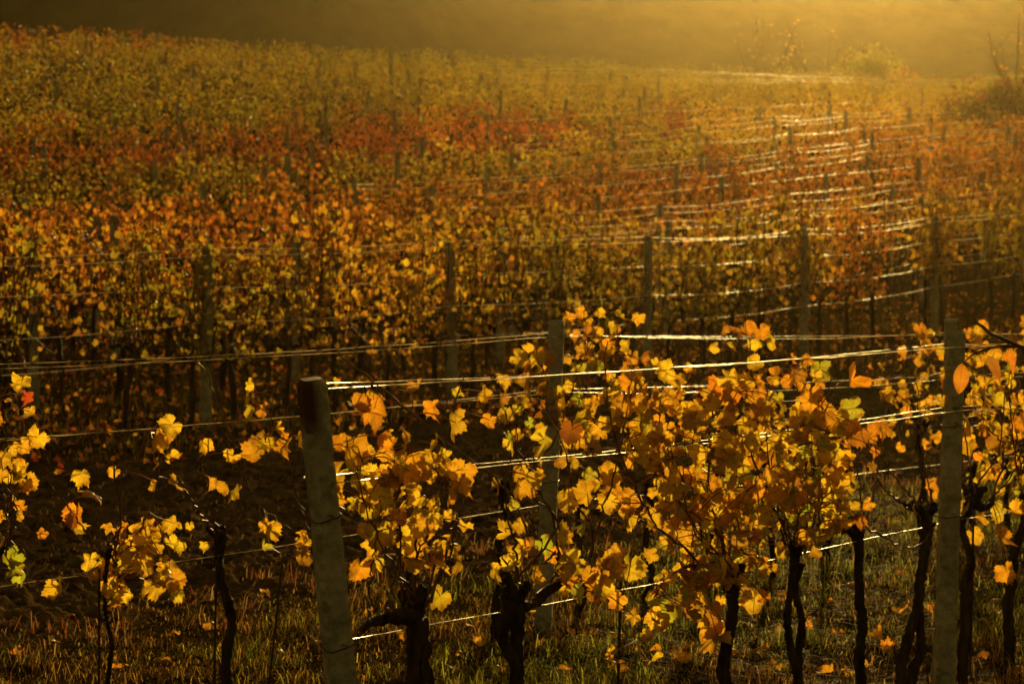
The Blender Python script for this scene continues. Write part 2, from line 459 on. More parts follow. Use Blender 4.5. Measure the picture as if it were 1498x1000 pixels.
LEAF_MID = [grape_leaf(200 + k, 11, False, True) for k in range(10)]
def tiny_leaf(seed):
    r = np.random.default_rng(seed)
    c = r.uniform(-.25, .25)
    v = np.array([[0, -.12, 0], [.48, .12, c], [.1, .58, .1 * c], [-.46, .1, c * .9]]) + r.uniform(-.06, .06, (4, 3))
    t = np.array([[0, 1, 2], [0, 2, 3]])
    return v, t, v.copy()
LEAF_FAR = [tiny_leaf(300 + k) for k in range(6)]

PAL = {'y': (.84, .56, .035), 'a': (.82, .45, .028), 'o': (.78, .35, .022), 'r': (.50, .075, .018), 'd': (.32, .11, .014), 'g': (.50, .50, .04), 'b': (.46, .22, .022)}
MIXES = {'gold': 'yyyyyaaa', 'amber': 'aayyoyya', 'green': 'gggyyg', 'mixed': 'yyyaaogb', 'red': 'rrrodr', 'dry': 'ddbbo', 'olive': 'ggyyayb'}
def pick_cols(mix, n, r):
    m = MIXES.get(mix, mix)
    c = np.array([PAL[m[k]] for k in r.integers(0, len(m), n)])
    c = c * r.uniform(.72, 1.08, (n, 1)) * (1 + r.uniform(-.1, .1, (n, 3)))
    return np.clip(c, .004, .88)
def leaf_frames(n, r, face=.6, droop=.75):
    """rotation matrices: y axis to the tip (mostly hanging down), z axis the blade normal (mostly horizontal)"""
    az = r.normal(-math.pi / 2, 1.0 / (face + .35), n) + np.where(r.random(n) < .5, math.pi, 0)
    nz = r.normal(.25, .42, n)
    N = np.stack([np.cos(az), np.sin(az), nz], -1); N /= np.linalg.norm(N, axis=1, keepdims=True)
    T = np.stack([r.normal(0, .75, n), r.normal(0, .75, n), -np.abs(r.normal(droop, .5, n))], -1)
    T -= N * (T * N).sum(1, keepdims=True); T /= np.linalg.norm(T, axis=1, keepdims=True) + 1e-9
    X = np.cross(T, N)
    return np.stack([X, T, N], -1)
def foliage_mesh(name, pos, frames, size, cols, lib, mats, r, stalks=None):
    V = []; T = []; C = []; L = []; n0 = 0
    var = r.integers(0, len(lib), len(pos))
    for k, (v, t, lp) in enumerate(lib):
        idx = np.nonzero(var == k)[0]
        if not len(idx): continue
        w = np.einsum('nij,vj->nvi', frames[idx], v) * size[idx][:, None, None] + pos[idx][:, None]
        m = len(v)
        V.append(w.reshape(-1, 3))
        T.append((t[None] + (np.arange(len(idx)) * m)[:, None, None] + n0).reshape(-1, 3))
        C.append(np.repeat(np.concatenate([cols[idx], np.ones((len(idx), 1))], 1), m, 0))
        L.append(np.tile(lp, (len(idx), 1)))
        n0 += len(idx) * m
    mi = np.zeros(sum(len(t) for t in T), np.int32)
    if stalks is not None and stalks.n:
        sv = np.concatenate(stalks.v); st = np.concatenate(stalks.f)
        V.append(sv); T.append(st + n0); C.append(np.ones((len(sv), 4))); L.append(np.zeros((len(sv), 3)))
        mi = np.concatenate([mi, np.ones(len(st), np.int32)])
    return mesh_np(name, np.concatenate(V), np.concatenate(T), mats, {'leafcol': ('FLOAT_COLOR', np.concatenate(C)), 'leafpos': ('FLOAT_VECTOR', np.concatenate(L))}, mi)

# ------------------------------------------------------------------ vines one by one in the two near rows
def near_vine(v, base, head, tr, canes=(), blobs=(), single=(), label='', twin=None, arms=(), seed=0, group='grapevines in the two front rows', size=.086):
    r = np.random.default_rng(1000 + seed)
    bx, by = on_row(v, base)
    gz = ground_z(bx, by)
    root = bpy.data.objects.new('grapevine', None); COL.objects.link(root)
    root.location = (bx, by, gz); root.empty_display_size = .2
    tag(root, label, 'grapevine', group)
    org = np.array([bx, by, gz])
    hp = row_pt(v, *head) - org
    def rel(px, py, w=0): return row_pt(v, px, py, w) - org
    tb = Tubes()
    stems = [(np.array([0, 0, -.1]), hp)]
    if twin is not None:
        tx, ty = on_row(v, twin)
        stems.append((np.array([tx - bx, ty - by, -.1]), hp + np.array([.02, .02, -.04])))
    for k, (p0, p1) in enumerate(stems):
        kn = [p0] + [p0 + (p1 - p0) * f + r.normal(0, .018, 3) * [1, 1, .3] for f in (.2, .38, .55, .7, .86)] + [p1]
        ln = smooth_line(kn, 60, .0022, r)
        tt = np.linspace(0, 1, 60)
        rad = .70 * tr * (1.25 - .55 * tt + .45 * np.clip((tt - .82) / .18, 0, 1) + .35 * np.clip(.12 - tt, 0, 1))
        tb.add(ln, rad * (1 + .12 * vnoise(np.arange(60) * .5, seed, 4)), 14, .42, True, seed * 3 + k + 1)
        for q in range(7):          # shaggy strips of bark
            i0 = r.integers(0, 40); m = r.integers(10, 20); a = r.uniform(0, 6.28); e = a + r.normal(0, .5)
            aa = np.linspace(a, e, m); seg = ln[i0:i0 + m]; rd = rad[i0:i0 + m] * r.uniform(.95, 1.12)
            tb.add(seg + np.stack([np.cos(aa) * rd, np.sin(aa) * rd, np.zeros(m)], -1), .0045 * np.sin(np.linspace(.3, 2.9, m)) + .001, 5, .4, True, q)
    # gnarled head with spurs
    for k in range(5):
        d = np.array([DIR[0] * r.uniform(-1, 1), DIR[1] * r.uniform(-1, 1), r.uniform(.1, .8)]); d /= np.linalg.norm(d)
        q = hp + d * tr * r.uniform(1.6, 3.2)
        tb.add(smooth_line([hp - [0, 0, tr * .8], (hp + q) / 2 + r.normal(0, .006, 3), q], 9, .003, r), np.linspace(tr * .8, tr * .4, 9), 9, .6, True, seed * 5 + k)
    arm_ends = []
    for a in arms:
        pts = [hp - [0, 0, .02]] + [rel(*p) for p in a]
        tb.add(smooth_line(pts, 16, .004, r), np.linspace(tr * .75, tr * .38, 16), 9, .55, True, seed + 31)
        arm_ends.append(pts[-1])
    link('trunk', tb.mesh('trunk', M_BARK), root)
    # canes
    lines = []
    for c in canes:
        w0 = r.normal(0, .03); w1 = r.normal(0, .10)
        pts = [rel(p[0], p[1], w0 + (w1 - w0) * i / max(1, len(c) - 1)) for i, p in enumerate(c)]
        lines.append(smooth_line(pts, 26, .004, r))
    allpos = []; allsize = []; allcol = []
    for (x, y, rx, ry, n, mix) in blobs:
        n = int(n * (1.08 if seed in (7, 8) else .85) + .5)
        c = rel(x, y); Y = (c + org)[1]
        sx = rx / F * Y; sz = ry / F * Y
        ncane = max(1, int(round(n / 22)))
        for k in range(ncane):
            st = hp if not arm_ends else min(arm_ends + [hp], key=lambda e: np.linalg.norm(e - c))
            off = (k - (ncane - 1) / 2) / max(1, ncane) * 1.5
            top = c + np.array([DIR[0] * sx * off + NRM[0] * r.normal(0, .08), DIR[1] * sx * off + NRM[1] * r.normal(0, .08), sz * r.uniform(.5, .95)])
            low = c + (top - c) * np.array([1, 1, -.8])
            far = top if np.linalg.norm(top - st) > np.linalg.norm(low - st) else low
            near_ = low if far is top else top
            mid = (st + near_) / 2 + np.array([0, 0, .06]) + r.normal(0, .05, 3) * np.array([1, 1, .4])
            lines.append(smooth_line([st + r.normal(0, .02, 3), mid, near_, far], 28, .005, r))
        q = np.zeros((n, 3))
        for i in range(n):                  # leaves spread out instead of covering each other
            cand = np.clip(r.normal(0, .62, (10, 3)), -1.2, 1.2)
            if i: dd = np.hypot((cand[:, None, 0] - q[None, :i, 0]) * sx, (cand[:, None, 2] - q[None, :i, 2]) * sz).min(1)
            else: dd = r.random(10)
            q[i] = cand[dd.argmax()]
        pos = c + np.stack([DIR[0] * q[:, 0] * sx + NRM[0] * q[:, 1] * .19, DIR[1] * q[:, 0] * sx + NRM[1] * q[:, 1] * .19, q[:, 2] * sz], -1)
        allpos.append(pos); allsize.append((.55 + .85 * r.random(n) ** 1.4) * size); allcol.append(pick_cols(mix, n, r))
    for s_ in single:
        x, y, k, sz = s_[:4]
        p = rel(x, y, r.normal(0, .06))[None]
        allpos.append(p); allsize.append(np.array([sz * .86 / F * (p[0] + org)[1]])); allcol.append(pick_cols(k, 1, r))
    allpos = np.concatenate(allpos); allsize = np.concatenate(allsize); allcol = np.concatenate(allcol)
    fr = leaf_frames(len(allpos), r, .75, .7)
    ctr = allpos - np.einsum('nij,j->ni', fr, np.array([0, .28, 0])) * allsize[:, None]     # petiole junction so that the blade centres on the point
    pts = np.concatenate(lines) if lines else hp[None]
    for k, ln in enumerate(lines):
        t = Tubes(); n = len(ln)
        ln2 = ln.copy(); ln2[2:-1:3] += r.normal(0, .004, ln2[2:-1:3].shape)
        rad = np.linspace(.0050, .0019, n) * (1 + .35 * (np.arange(n) % 4 == 0)) * r.uniform(.8, 1.15)
        t.add(ln2, rad, 6, 0, True)
        link('cane', t.mesh('cane', M_CANE), root)
    pt = Tubes()
    for p in ctr:
        d = np.linalg.norm(pts - p, axis=1); i = d.argmin()
        if d[i] < .30:
            q = pts[i]; mid = (p + q) / 2 + np.array([0, 0, .012]) + r.normal(0, .008, 3)
            pt.add(smooth_line([q, mid, p], 6), np.linspace(.0026, .0017, 6), 4, 0, False)
        else:
            q = p + np.array([r.normal(0, .03), r.normal(0, .03), r.uniform(.04, .09)])
            j = np.linalg.norm(pts - q, axis=1).argmin()
            pt.add(smooth_line([pts[j], (pts[j] + q) / 2 + [0, 0, .03], q, p], 10), np.linspace(.0030, .0017, 10), 4, 0, False)
    link('foliage', foliage_mesh('foliage', ctr, fr, allsize, allcol, LEAF_HI, [M_LEAF, M_PETIOLE], r, pt), root)
    return root
M_PETIOLE = noise_mat('red_petiole', (.16, .025, .010), (.30, .07, .02), 25, .5, 0, 60, .001, .4)

A, B = V_A, V_B
# --- row B, left part (behind the leaning post)
near_vine(B, -22, (-8, 812), .018, [[(10, 800), (14, 740), (10, 680), (4, 620), (-4, 560)], [(10, 800), (32, 770), (44, 725)]],
          [(12, 640, 30, 66, 14, 'amber'), (22, 745, 34, 45, 15, 'amber'), (22, 838, 26, 30, 9, 'green')], [(30, 608, 'y', 30), (44, 712, 'a', 34), (5, 690, 'y', 32), (26, 655, 'a', 32), (38, 585, 'r', 26)],
          'bushy amber grapevine cut off by the left edge, green leaves low down', seed=1)
near_vine(B, 156, (157, 812), .0125, [[(157, 812), (140, 775), (118, 725), (100, 690)], [(160, 810), (190, 790), (212, 760), (240, 700), (243, 625)], [(157, 812), (168, 740), (150, 640), (148, 560)]],
          [(205, 822, 46, 42, 34, 'gold'), (160, 835, 30, 22, 8, 'amber')],
          [(88, 698, 'y', 34), (129, 718, 'a', 44), (148, 762, 'o', 46), (168, 782, 'o', 42), (210, 782, 'y', 38), (240, 768, 'y', 36), (243, 800, 'y', 34), (222, 802, 'y', 26), (250, 842, 'a', 42),
           (175, 876, 'a', 48), (225, 868, 'y', 46), (112, 765, 'd', 36), (120, 838, 'o', 34), (203, 648, 'a', 36), (240, 628, 'y', 42), (248, 645, 'a', 38), (262, 666, 'y', 32), (205, 682, 'o', 26), (203, 694, 'y', 22), (236, 714, 'y', 26), (255, 712, 'a', 34)],
          'thin-stemmed grapevine with a low clump of golden leaves left of the leaning post', seed=2)
near_vine(B, 338, (322, 790), .030, [[(318, 782), (296, 745), (268, 690), (248, 620)], [(320, 780), (302, 740), (300, 660), (315, 590), (292, 520)], [(326, 785), (352, 720), (335, 640), (310, 575), (280, 520)], [(330, 790), (362, 742), (378, 690), (384, 620), (380, 560)]],
          [], [(298, 655, 'y', 30), (315, 668, 'y', 32), (302, 712, 'a', 30), (335, 722, 'y', 42), (342, 714, 'a', 30), (378, 566, 'y', 24), (379, 585, 'y', 30), (404, 605, 'o', 30), (376, 612, 'y', 32), (388, 628, 'a', 24), (366, 655, 'y', 30), (383, 660, 'a', 46), (398, 655, 'a', 36),
              (345, 648, 'y', 22), (400, 632, 'o', 22), (333, 802, 'y', 20), (275, 772, 'y', 16)],
          'nearly bare dark grapevine with stout trunk and scattered yellow leaves', seed=3)
near_vine(B, 492, (480, 800), .026, [[(470, 800), (440, 775), (402, 742), (378, 690), (362, 650)], [(475, 795), (440, 770), (405, 720), (390, 680)], [(480, 795), (450, 800), (425, 810)], [(478, 790), (448, 720), (444, 640), (452, 560)]],
          [], [(384, 787, 'y', 28), (403, 778, 'y', 36), (386, 770, 'a', 24), (434, 790, 'a', 34), (449, 798, 'y', 30), (406, 806, 'g', 24), (438, 822, 'a', 34), (433, 648, 'a', 34), (440, 655, 'o', 26), (455, 800, 'a', 30), (470, 560, 'y', 20)],
          'grapevine hidden behind the leaning post, two long canes arching left', seed=4)
# --- row A between the two concrete posts
near_vine(A, 622, (606, 892), .036, [[(600, 880), (590, 800), (580, 720), (590, 640), (588, 585)], [(596, 885), (575, 835), (548, 775), (525, 690), (516, 640)], [(610, 880), (640, 760), (645, 660), (664, 590), (690, 520)], [(540, 916), (520, 870), (506, 820), (500, 740)], [(556, 908), (562, 850), (572, 790)], [(606, 880), (660, 720), (640, 640), (560, 560), (520, 520)]],
          [(560, 690, 42, 42, 22, 'gold'), (600, 730, 46, 50, 26, 'gold'), (568, 772, 34, 38, 14, 'gold'), (612, 800, 38, 36, 15, 'gold'), (628, 690, 24, 24, 7, 'gold')],
          [(553, 608, 'o', 62), (540, 600, 'o', 44), (606, 622, 'y', 58), (604, 575, 'a', 38), (597, 590, 'y', 34), (650, 577, 'y', 32), (656, 605, 'o', 36), (694, 620, 'a', 30), (540, 665, 'a', 60), (570, 690, 'a', 62), (555, 715, 'b', 56), (502, 660, 'o', 34), (507, 688, 'y', 28),
           (638, 862, 'a', 66), (625, 880, 'y', 46), (606, 820, 'y', 50), (588, 825, 'y', 40), (562, 795, 'y', 54), (525, 780, 'y', 34), (640, 798, 'y', 46), (618, 690, 'a', 54), (652, 690, 'y', 36), (636, 762, 'y', 36), (512, 730, 'y', 44), (516, 645, 'o', 40), (590, 930, 'a', 22)],
          'stout grapevine with golden leaves just right of the leaning post', arms=[[(575, 905), (552, 908), (528, 922)]], seed=5, twin=600)
near_vine(A, 746, (748, 880), .034, [[(815, 860), (822, 810), (806, 750), (778, 700), (748, 650), (722, 590), (706, 540)], [(760, 870), (752, 800), (738, 740), (742, 660)], [(775, 880), (790, 820), (770, 740), (735, 690), (672, 640), (655, 610)], [(830, 850), (858, 800), (890, 720), (916, 640), (934, 560)], [(790, 870), (850, 800), (800, 720), (760, 640), (700, 580)], [(756, 872), (742, 820), (730, 770)]],
          [(885, 850, 40, 26, 12, 'gold'), (795, 810, 36, 34, 9, 'gold'), (770, 700, 22, 40, 7, 'gold')],
          [(745, 780, 'y', 38), (752, 715, 'a', 34), (742, 700, 'y', 30), (756, 735, 'g', 28), (742, 828, 'y', 34), (762, 845, 'a', 40), (790, 815, 'y', 48), (798, 800, 'g', 36), (836, 722, 'a', 54), (862, 736, 'y', 40), (868, 768, 'g', 46), (900, 862, 'o', 56), (886, 832, 'a', 52), (842, 815, 'o', 34), (910, 840, 'o', 26),
           (820, 845, 'y', 36), (780, 890, 'y', 26), (840, 870, 'g', 40), (886, 902, 'a', 30), (740, 645, 'g', 30), (752, 590, 'y', 34)],
          'twin-trunked grapevine with a thick arm bending right and long bare canes', twin=768, arms=[[(780, 885), (808, 862), (834, 842)]], seed=6)
near_vine(A, 1070, (1070, 852), .036, [[(1065, 850), (1040, 780), (1010, 700), (975, 620), (940, 540)], [(1070, 845), (1080, 760), (1060, 660), (1075, 560)], [(1060, 850), (1000, 800), (950, 760), (905, 690), (870, 600), (858, 500)], [(1060, 850), (1010, 830), (960, 880), (940, 940)]],
          [(965, 690, 52, 60, 34, 'amber'), (945, 600, 42, 46, 22, 'amber'), (1040, 680, 56, 62, 46, 'gold'), (1075, 600, 52, 40, 26, 'amber'), (1080, 770, 54, 62, 42, 'mixed'), (1010, 800, 46, 50, 30, 'mixed'), (985, 880, 42, 28, 14, 'mixed'), (1055, 860, 34, 36, 12, 'amber'), (915, 640, 30, 50, 12, 'amber')],
          [(972, 680, 'a', 78), (940, 560, 'o', 62), (958, 590, 'a', 52), (1010, 620, 'y', 56), (1085, 560, 'o', 54), (1068, 572, 'o', 50), (1038, 942, 'a', 66), (1052, 905, 'b', 54), (998, 892, 'g', 44), (1104, 880, 'b', 58), (885, 655, 'o', 56), (870, 640, 'd', 44), (895, 880, 'a', 36), (940, 885, 'g', 32), (892, 960, 'a', 34), (948, 968, 'y', 34), (905, 972, 'o', 30), (936, 932, 'y', 26), (960, 760, 'y', 48), (915, 710, 'a', 52), (920, 740, 'y', 44)],
          'biggest leafy golden grapevine, heavy single trunk, one large leaf hanging low', seed=7)
near_vine(A, 1155, (1165, 812), .024, [[(1160, 810), (1150, 720), (1170, 630), (1150, 540)], [(1170, 810), (1200, 720), (1215, 620), (1245, 560)], [(1165, 805), (1130, 720), (1110, 620), (1125, 500)], [(1168, 808), (1190, 760), (1180, 640), (1195, 520)]],
          [(1140, 690, 50, 70, 40, 'mixed'), (1190, 690, 42, 64, 34, 'olive'), (1150, 770, 46, 40, 24, 'olive'), (1205, 610, 34, 40, 16, 'mixed'), (1215, 720, 26, 42, 14, 'amber'), (1130, 600, 32, 40, 14, 'mixed')],
          [(1245, 565, 'o', 52), (1190, 550, 'g', 44), (1206, 548, 'y', 34), (1126, 502, 'y', 34), (1098, 490, 'o', 32), (1080, 486, 'o', 30), (1225, 600, 'g', 46), (1232, 615, 'a', 40), (1190, 590, 'o', 48), (1165, 530, 'o', 26), (1110, 535, 'y', 30), (1128, 550, 'o', 36), (1208, 780, 'g', 40), (1230, 690, 'b', 48)],
          'leafy olive and gold grapevine on two slender crossing stems', twin=1178, seed=8)
near_vine(A, 1262, (1258, 776), .030, [[(1250, 770), (1225, 735), (1200, 690)], [(1262, 765), (1285, 700), (1300, 640), (1306, 590)], [(1255, 768), (1248, 720), (1240, 660)], [(1265, 770), (1320, 800), (1345, 775)]],
          [], [(1250, 742, 'y', 42), (1262, 726, 'y', 30), (1236, 765, 'a', 30), (1290, 632, 'o', 34), (1284, 655, 'o', 24), (1240, 720, 'g', 34), (1222, 755, 'b', 36)],
          'almost leafless grapevine with a flat cut head and one yellow leaf', arms=[[(1240, 775), (1232, 778)]], seed=9)
near_vine(A, 1322, (1358, 752), .030, [[(1345, 745), (1310, 700), (1280, 640), (1270, 580)], [(1352, 745), (1345, 690), (1330, 620)], [(1362, 745), (1372, 660), (1388, 560)], [(1340, 745), (1300, 710), (1290, 660)]],
          [], [(1364, 712, 'o', 26), (1372, 725, 'a', 26), (1310, 745, 'y', 18), (1292, 648, 'o', 36), (1376, 590, 'y', 24), (1385, 545, 'a', 24)],
          'leaning grapevine with a knobbly forked head left of the upright post', twin=1336, arms=[[(1340, 742), (1325, 738)]], seed=10)
near_vine(A, 1412, (1424, 728), .032, [[(1420, 725), (1440, 660), (1430, 560), (1445, 480)], [(1440, 735), (1462, 690), (1470, 610)], [(1418, 722), (1415, 640), (1420, 560)]],
          [(1450, 590, 34, 60, 16, 'gold')], [(1419, 745, 'y', 34), (1445, 760, 'y', 34), (1468, 790, 'a', 36), (1476, 845, 'o', 40), (1490, 755, 'y', 40), (1484, 752, 'a', 36), (1416, 500, 'y', 24)],
          'forked grapevine standing just right of the upright post', arms=[[(1442, 744), (1456, 730)]], seed=11)
near_vine(A, 1478, (1500, 722), .034, [[(1498, 715), (1480, 640), (1470, 540), (1478, 460)], [(1500, 720), (1515, 640), (1510, 540)]],
          [(1490, 620, 36, 80, 22, 'mixed')], [(1470, 790, 'a', 34), (1490, 700, 'a', 40)],
          'leaning grapevine cut off by the right edge', seed=12)
# --- the rows go on past both edges of the frame
for q_, (v_, px_) in enumerate([(A, 1590), (A, 1670), (A, 1745), (B, 1545), (B, 1600), (B, 1660), (B, -190), (B, -350)]):
    s_ = 297 if v_ == A else 200
    f_ = F / on_row(v_, px_)[1]
    hy = HOR + 1.35 * f_
    near_vine(v_, px_, (px_ + 6, hy), .028, [[(px_, hy), (px_ + 12, hy - .4 * f_), (px_ - 8, hy - .85 * f_)], [(px_, hy), (px_ - 30, hy - .35 * f_), (px_ - 34, hy - .8 * f_)], [(px_, hy), (px_ + 34, hy - .4 * f_), (px_ + 40, hy - .75 * f_)]],
              [(px_, hy - .42 * f_, .26 * f_, .36 * f_, 40, 'gold')], [(px_, hy - .1 * f_, 'a', .1 * f_)], 'grapevine standing outside the picture edge', seed=40 + q_, group='grapevines outside the picture edge')
# --- row B behind the front row
near_vine(B, 606, (600, 770), .024, [[(600, 770), (620, 690), (640, 610), (648, 560)], [(598, 770), (585, 690), (560, 600), (540, 520)]], [],
          [(652, 575, 'y', 24), (640, 600, 'o', 22), (575, 640, 'y', 22), (612, 668, 'a', 24)],
          'thin grapevine mostly hidden behind the golden vine near the leaning post', seed=13)
near_vine(B, 728, (737, 726), .034, [[(735, 722), (705, 670), (668, 625), (640, 590)], [(740, 722), (755, 650), (735, 590), (722, 540)], [(742, 725), (790, 650), (800, 560), (812, 480)], [(738, 722), (760, 670), (720, 610), (700, 590)]],
          [(780, 600, 42, 60, 20, 'olive')], [(768, 525, 'y', 34), (785, 530, 'b', 52), (760, 555, 'y', 34), (772, 568, 'a', 38), (760, 580, 'y', 26), (770, 620, 'g', 20), (748, 605, 'y', 24), (795, 518, 'a', 24), (745, 650, 'y', 32), (756, 690, 'y', 28), (845, 520, 'a', 26), (760, 770, 'y', 30)],
          'dark bare-trunked grapevine standing left of the middle post', seed=14)
near_vine(B, 853, (850, 742), .026, [[(850, 740), (870, 640), (880, 560), (895, 470)], [(848, 740), (830, 640), (850, 540), (842, 460)], [(852, 740), (890, 660), (920, 560)]],
          [(878, 520, 36, 44, 26, 'amber'), (850, 590, 42, 50, 26, 'olive'), (900, 570, 30, 50, 16, 'amber'), (820, 640, 34, 60, 18, 'olive')],
          [(845, 460, 'a', 26), (886, 460, 'y', 20), (912, 490, 'o', 32), (870, 515, 'b', 42), (908, 510, 'o', 30), (850, 478, 'y', 26), (876, 478, 'o', 28), (926, 530, 'o', 32), (840, 520, 'a', 26), (800, 560, 'b', 46), (814, 600, 'd', 46)],
          'tall grapevine with orange shoots above the wires right of the middle post', seed=15)
near_vine(B, 950, (950, 722), .026, [[(950, 720), (960, 640), (940, 560), (950, 500)], [(950, 720), (985, 640), (1000, 560)]],
          [(960, 600, 44, 60, 22, 'amber'), (1000, 660, 34, 50, 16, 'olive')], [(1000, 600, 'y', 26)],
          'straight-trunked grapevine seen through the golden leaves', seed=16)
near_vine(B, 1046, (1044, 706), .026, [[(1044, 700), (1055, 600), (1070, 500), (1062, 480)], [(1046, 700), (1090, 620), (1100, 540), (1095, 490)]],
          [(1060, 640, 44, 50, 22, 'olive')], [(1050, 505, 'y', 22), (1062, 510, 'y', 20), (1075, 484, 'o', 22), (1090, 490, 'o', 28), (1125, 505, 'y', 26), (1050, 485, 'o', 18)],
          'grapevine behind the biggest leafy vine, orange tip leaves above the wires', seed=17)
near_vine(B, 1130, (1128, 690), .022, [[(1128, 690), (1150, 600), (1168, 520)], [(1128, 690), (1120, 600), (1110, 540)]],
          [(1140, 640, 40, 44, 18, 'olive')], [(1165, 528, 'o', 20), (1180, 540, 'y', 20)],
          'grapevine showing between the leafy front vines', seed=18)
near_vine(B, 1206, (1204, 690), .018, [[(1204, 690), (1225, 620), (1230, 560)], [(1206, 690), (1190, 610), (1200, 540)]],
          [], [(1240, 640, 'o', 22), (1215, 660, 'y', 22), (1225, 700, 'a', 22)],
          'slim two-stemmed grapevine with few leaves', twin=1217, seed=19)
near_vine(B, 1346, (1350, 622), .034, [[(1350, 620), (1340, 560), (1348, 490)], [(1348, 622), (1310, 600), (1296, 560)], [(1352, 620), (1370, 560), (1378, 520)]],
          [(1340, 545, 30, 46, 30, 'amber'), (1325, 600, 28, 30, 16, 'gold'), (1355, 610, 20, 34, 12, 'amber')],
          [(1352, 487, 'o', 30), (1358, 500, 'o', 26), (1344, 514, 'y', 20), (1298, 538, 'y', 16), (1308, 540, 'y', 16), (1306, 578, 'y', 30), (1374, 548, 'y', 28), (1290, 632, 'o', 32), (1310, 655, 'a', 20), (1282, 660, 'o', 22), (1345, 645, 'o', 26)],
          'thick-trunked grapevine with upright orange shoots left of the upright post', seed=20)
near_vine(B, 1424, (1424, 690), .026, [[(1424, 690), (1420, 600), (1430, 520)], [(1424, 690), (1450, 600), (1462, 520)], [(1424, 690), (1436, 640), (1440, 540)]],
          [(1430, 560, 30, 60, 34, 'gold'), (1425, 660, 26, 50, 18, 'olive'), (1460, 620, 34, 66, 34, 'mixed')], [(1430, 490, 'o', 20), (1450, 482, 'o', 26)],
          'dense yellow grapevine directly behind the upright post', seed=21)
near_vine(B, 1476, (1474, 684), .026, [[(1474, 680), (1480, 600), (1490, 510)], [(1474, 680), (1500, 600), (1505, 500)]],
          [(1478, 550, 30, 54, 28, 'amber'), (1480, 650, 34, 56, 30, 'gold')], [(1490, 472, 'o', 24)],
          'dense amber grapevine at the right edge behind the front row', seed=22)

# ------------------------------------------------------------------ posts
def post_mesh(h=1.76, w=.098, top=.086, sides_noise=0):
    rp = np.random.default_rng(17)
    nz = 84
    zs = np.concatenate([[-.25], np.linspace(0, h - .03, nz), [h - .012, h]])
    chip = np.zeros((4, len(zs)))
    for q in range(4):
        for _ in range(9):
            i0 = rp.integers(2, nz); L = rp.integers(1, 5); chip[q, i0:i0 + L] += rp.uniform(.004, .016)
    v = []; f = []
    for i, z in enumerate(zs):
        t_ = min(max(z / h, 0), 1); a = (w - (w - top) * t_) / 2
        if i == len(zs) - 2: a -= .003
        if i == len(zs) - 1: a -= .011
        a += rp.normal(0, .0005)
        cs = [min(.010 + .003 * vnoise(z * 14, q * 5.1, 3) + chip[q, i] + rp.normal(0, .0006), a * .8) for q in range(4)]
        b = [a - c for c in cs]
        v += [(a, -b[3], z), (a, b[0], z), (b[0], a, z), (-b[1], a, z), (-a, b[1], z), (-a, -b[2], z), (-b[2], -a, z), (b[3], -a, z)]
    nr = len(zs)
    for i in range(nr - 1):
        for j in range(8):
            f.append((i * 8 + j, i * 8 + (j + 1) % 8, (i + 1) * 8 + (j + 1) % 8, (i + 1) * 8 + j))
    k = (nr - 1) * 8
    f.append(tuple(k + j for j in range(8)))
    me = bpy.data.meshes.new('post'); me.from_pydata(v, [], f); me.update()
    return me
def tie_mesh(z, s):
    t = Tubes(); a = s / 2 + .002
    loop = [(a, -a * .7, z), (a, a * .7, z + .01), (a * .7, a, z + .012), (-a * .7, a, z + .004), (-a, a * .7, z), (-a, -a * .7, z - .012), (-a * .7, -a, z - .014), (a * .7, -a, z - .004), (a, -a * .7, z)]
    t.add(loop, .0022, 5, 0, False)
    t.add([(a * .4, -a, z), (a * .2, -a - .02, z + .006), (-a * .1, -a - .012, z + .012)], .0018, 5)
    return t.mesh('tie_wire', M_STAKE)
PM = post_mesh(); PM.materials.append(M_CONC)
PM_RED = PM.copy(); PM_RED.materials.clear(); PM_RED.materials.append(M_CONC_RED)
TIES = [tie_mesh(1.30, .093), tie_mesh(.86, .096)]
POSTS_AB = []
def near_post(v, base, topx, label, me, yaw=0.0, h=1.0):
    X, Y = on_row(v, base); z = ground_z(X, Y)
    Xt, Yt = on_row(v, topx)
    root = link('concrete_post', me, None, (X, Y, z - .02))
    d = Vector((Xt - X, Yt - Y, 1.74))
    root.rotation_mode = 'QUATERNION'
    root.rotation_quaternion = Vector((0, 0, 1)).rotation_difference(d.normalized()) @ Matrix.Rotation(yaw, 3, 'Z').to_quaternion()
    root.scale = (1, 1, h)
    tag(root, label, 'post', 'concrete posts of the two front rows')
    for t in TIES: link('tie_wire', t, root)
near_post(A, 527, 455, 'leaning concrete post with red-brown stained top, the nearest of all', PM_RED, .35)
near_post(A, 1383, 1398, 'upright pale concrete post in the front row near the right edge', PM, .1)
near_post(B, 794, 815, 'concrete post half hidden in leaves behind the front row', PM, -.1)
near_post(B, 1389, 1391, 'concrete post peeping out right behind the upright pale post', PM, 0, .93)

# thin iron stakes beside vines
def stake(v, x0, x1, ytop, label):
    a = row_pt(v, x1, ytop, .03); X, Y = on_row(v, x0); b = np.array([X + NRM[0] * .03, Y + NRM[1] * .03, ground_z(X, Y) - .15])
    t = Tubes(); t.add(smooth_line([b, (a + b) / 2 + rng.normal(0, .004, 3), a], 8) - b, .006, 6)
    o = link('iron_stake', t.mesh('iron_stake', M_STAKE), None, b)
    tag(o, label, 'stake', 'thin iron stakes by the vines')
stake(B, 148, 151, 830, 'thin dark stake beside the vine with the low golden clump')
stake(B, 318, 323, 820, 'thin dark stake beside the nearly bare stout vine')
stake(B, 392, 420, 815, 'thin slanting stake standing free left of the leaning post')
stake(A, 916, 919, 832, 'thin dark stake standing in the gap left of the biggest vine')
stake(A, 1429, 1434, 735, 'thin dark stake right of the upright pale post')

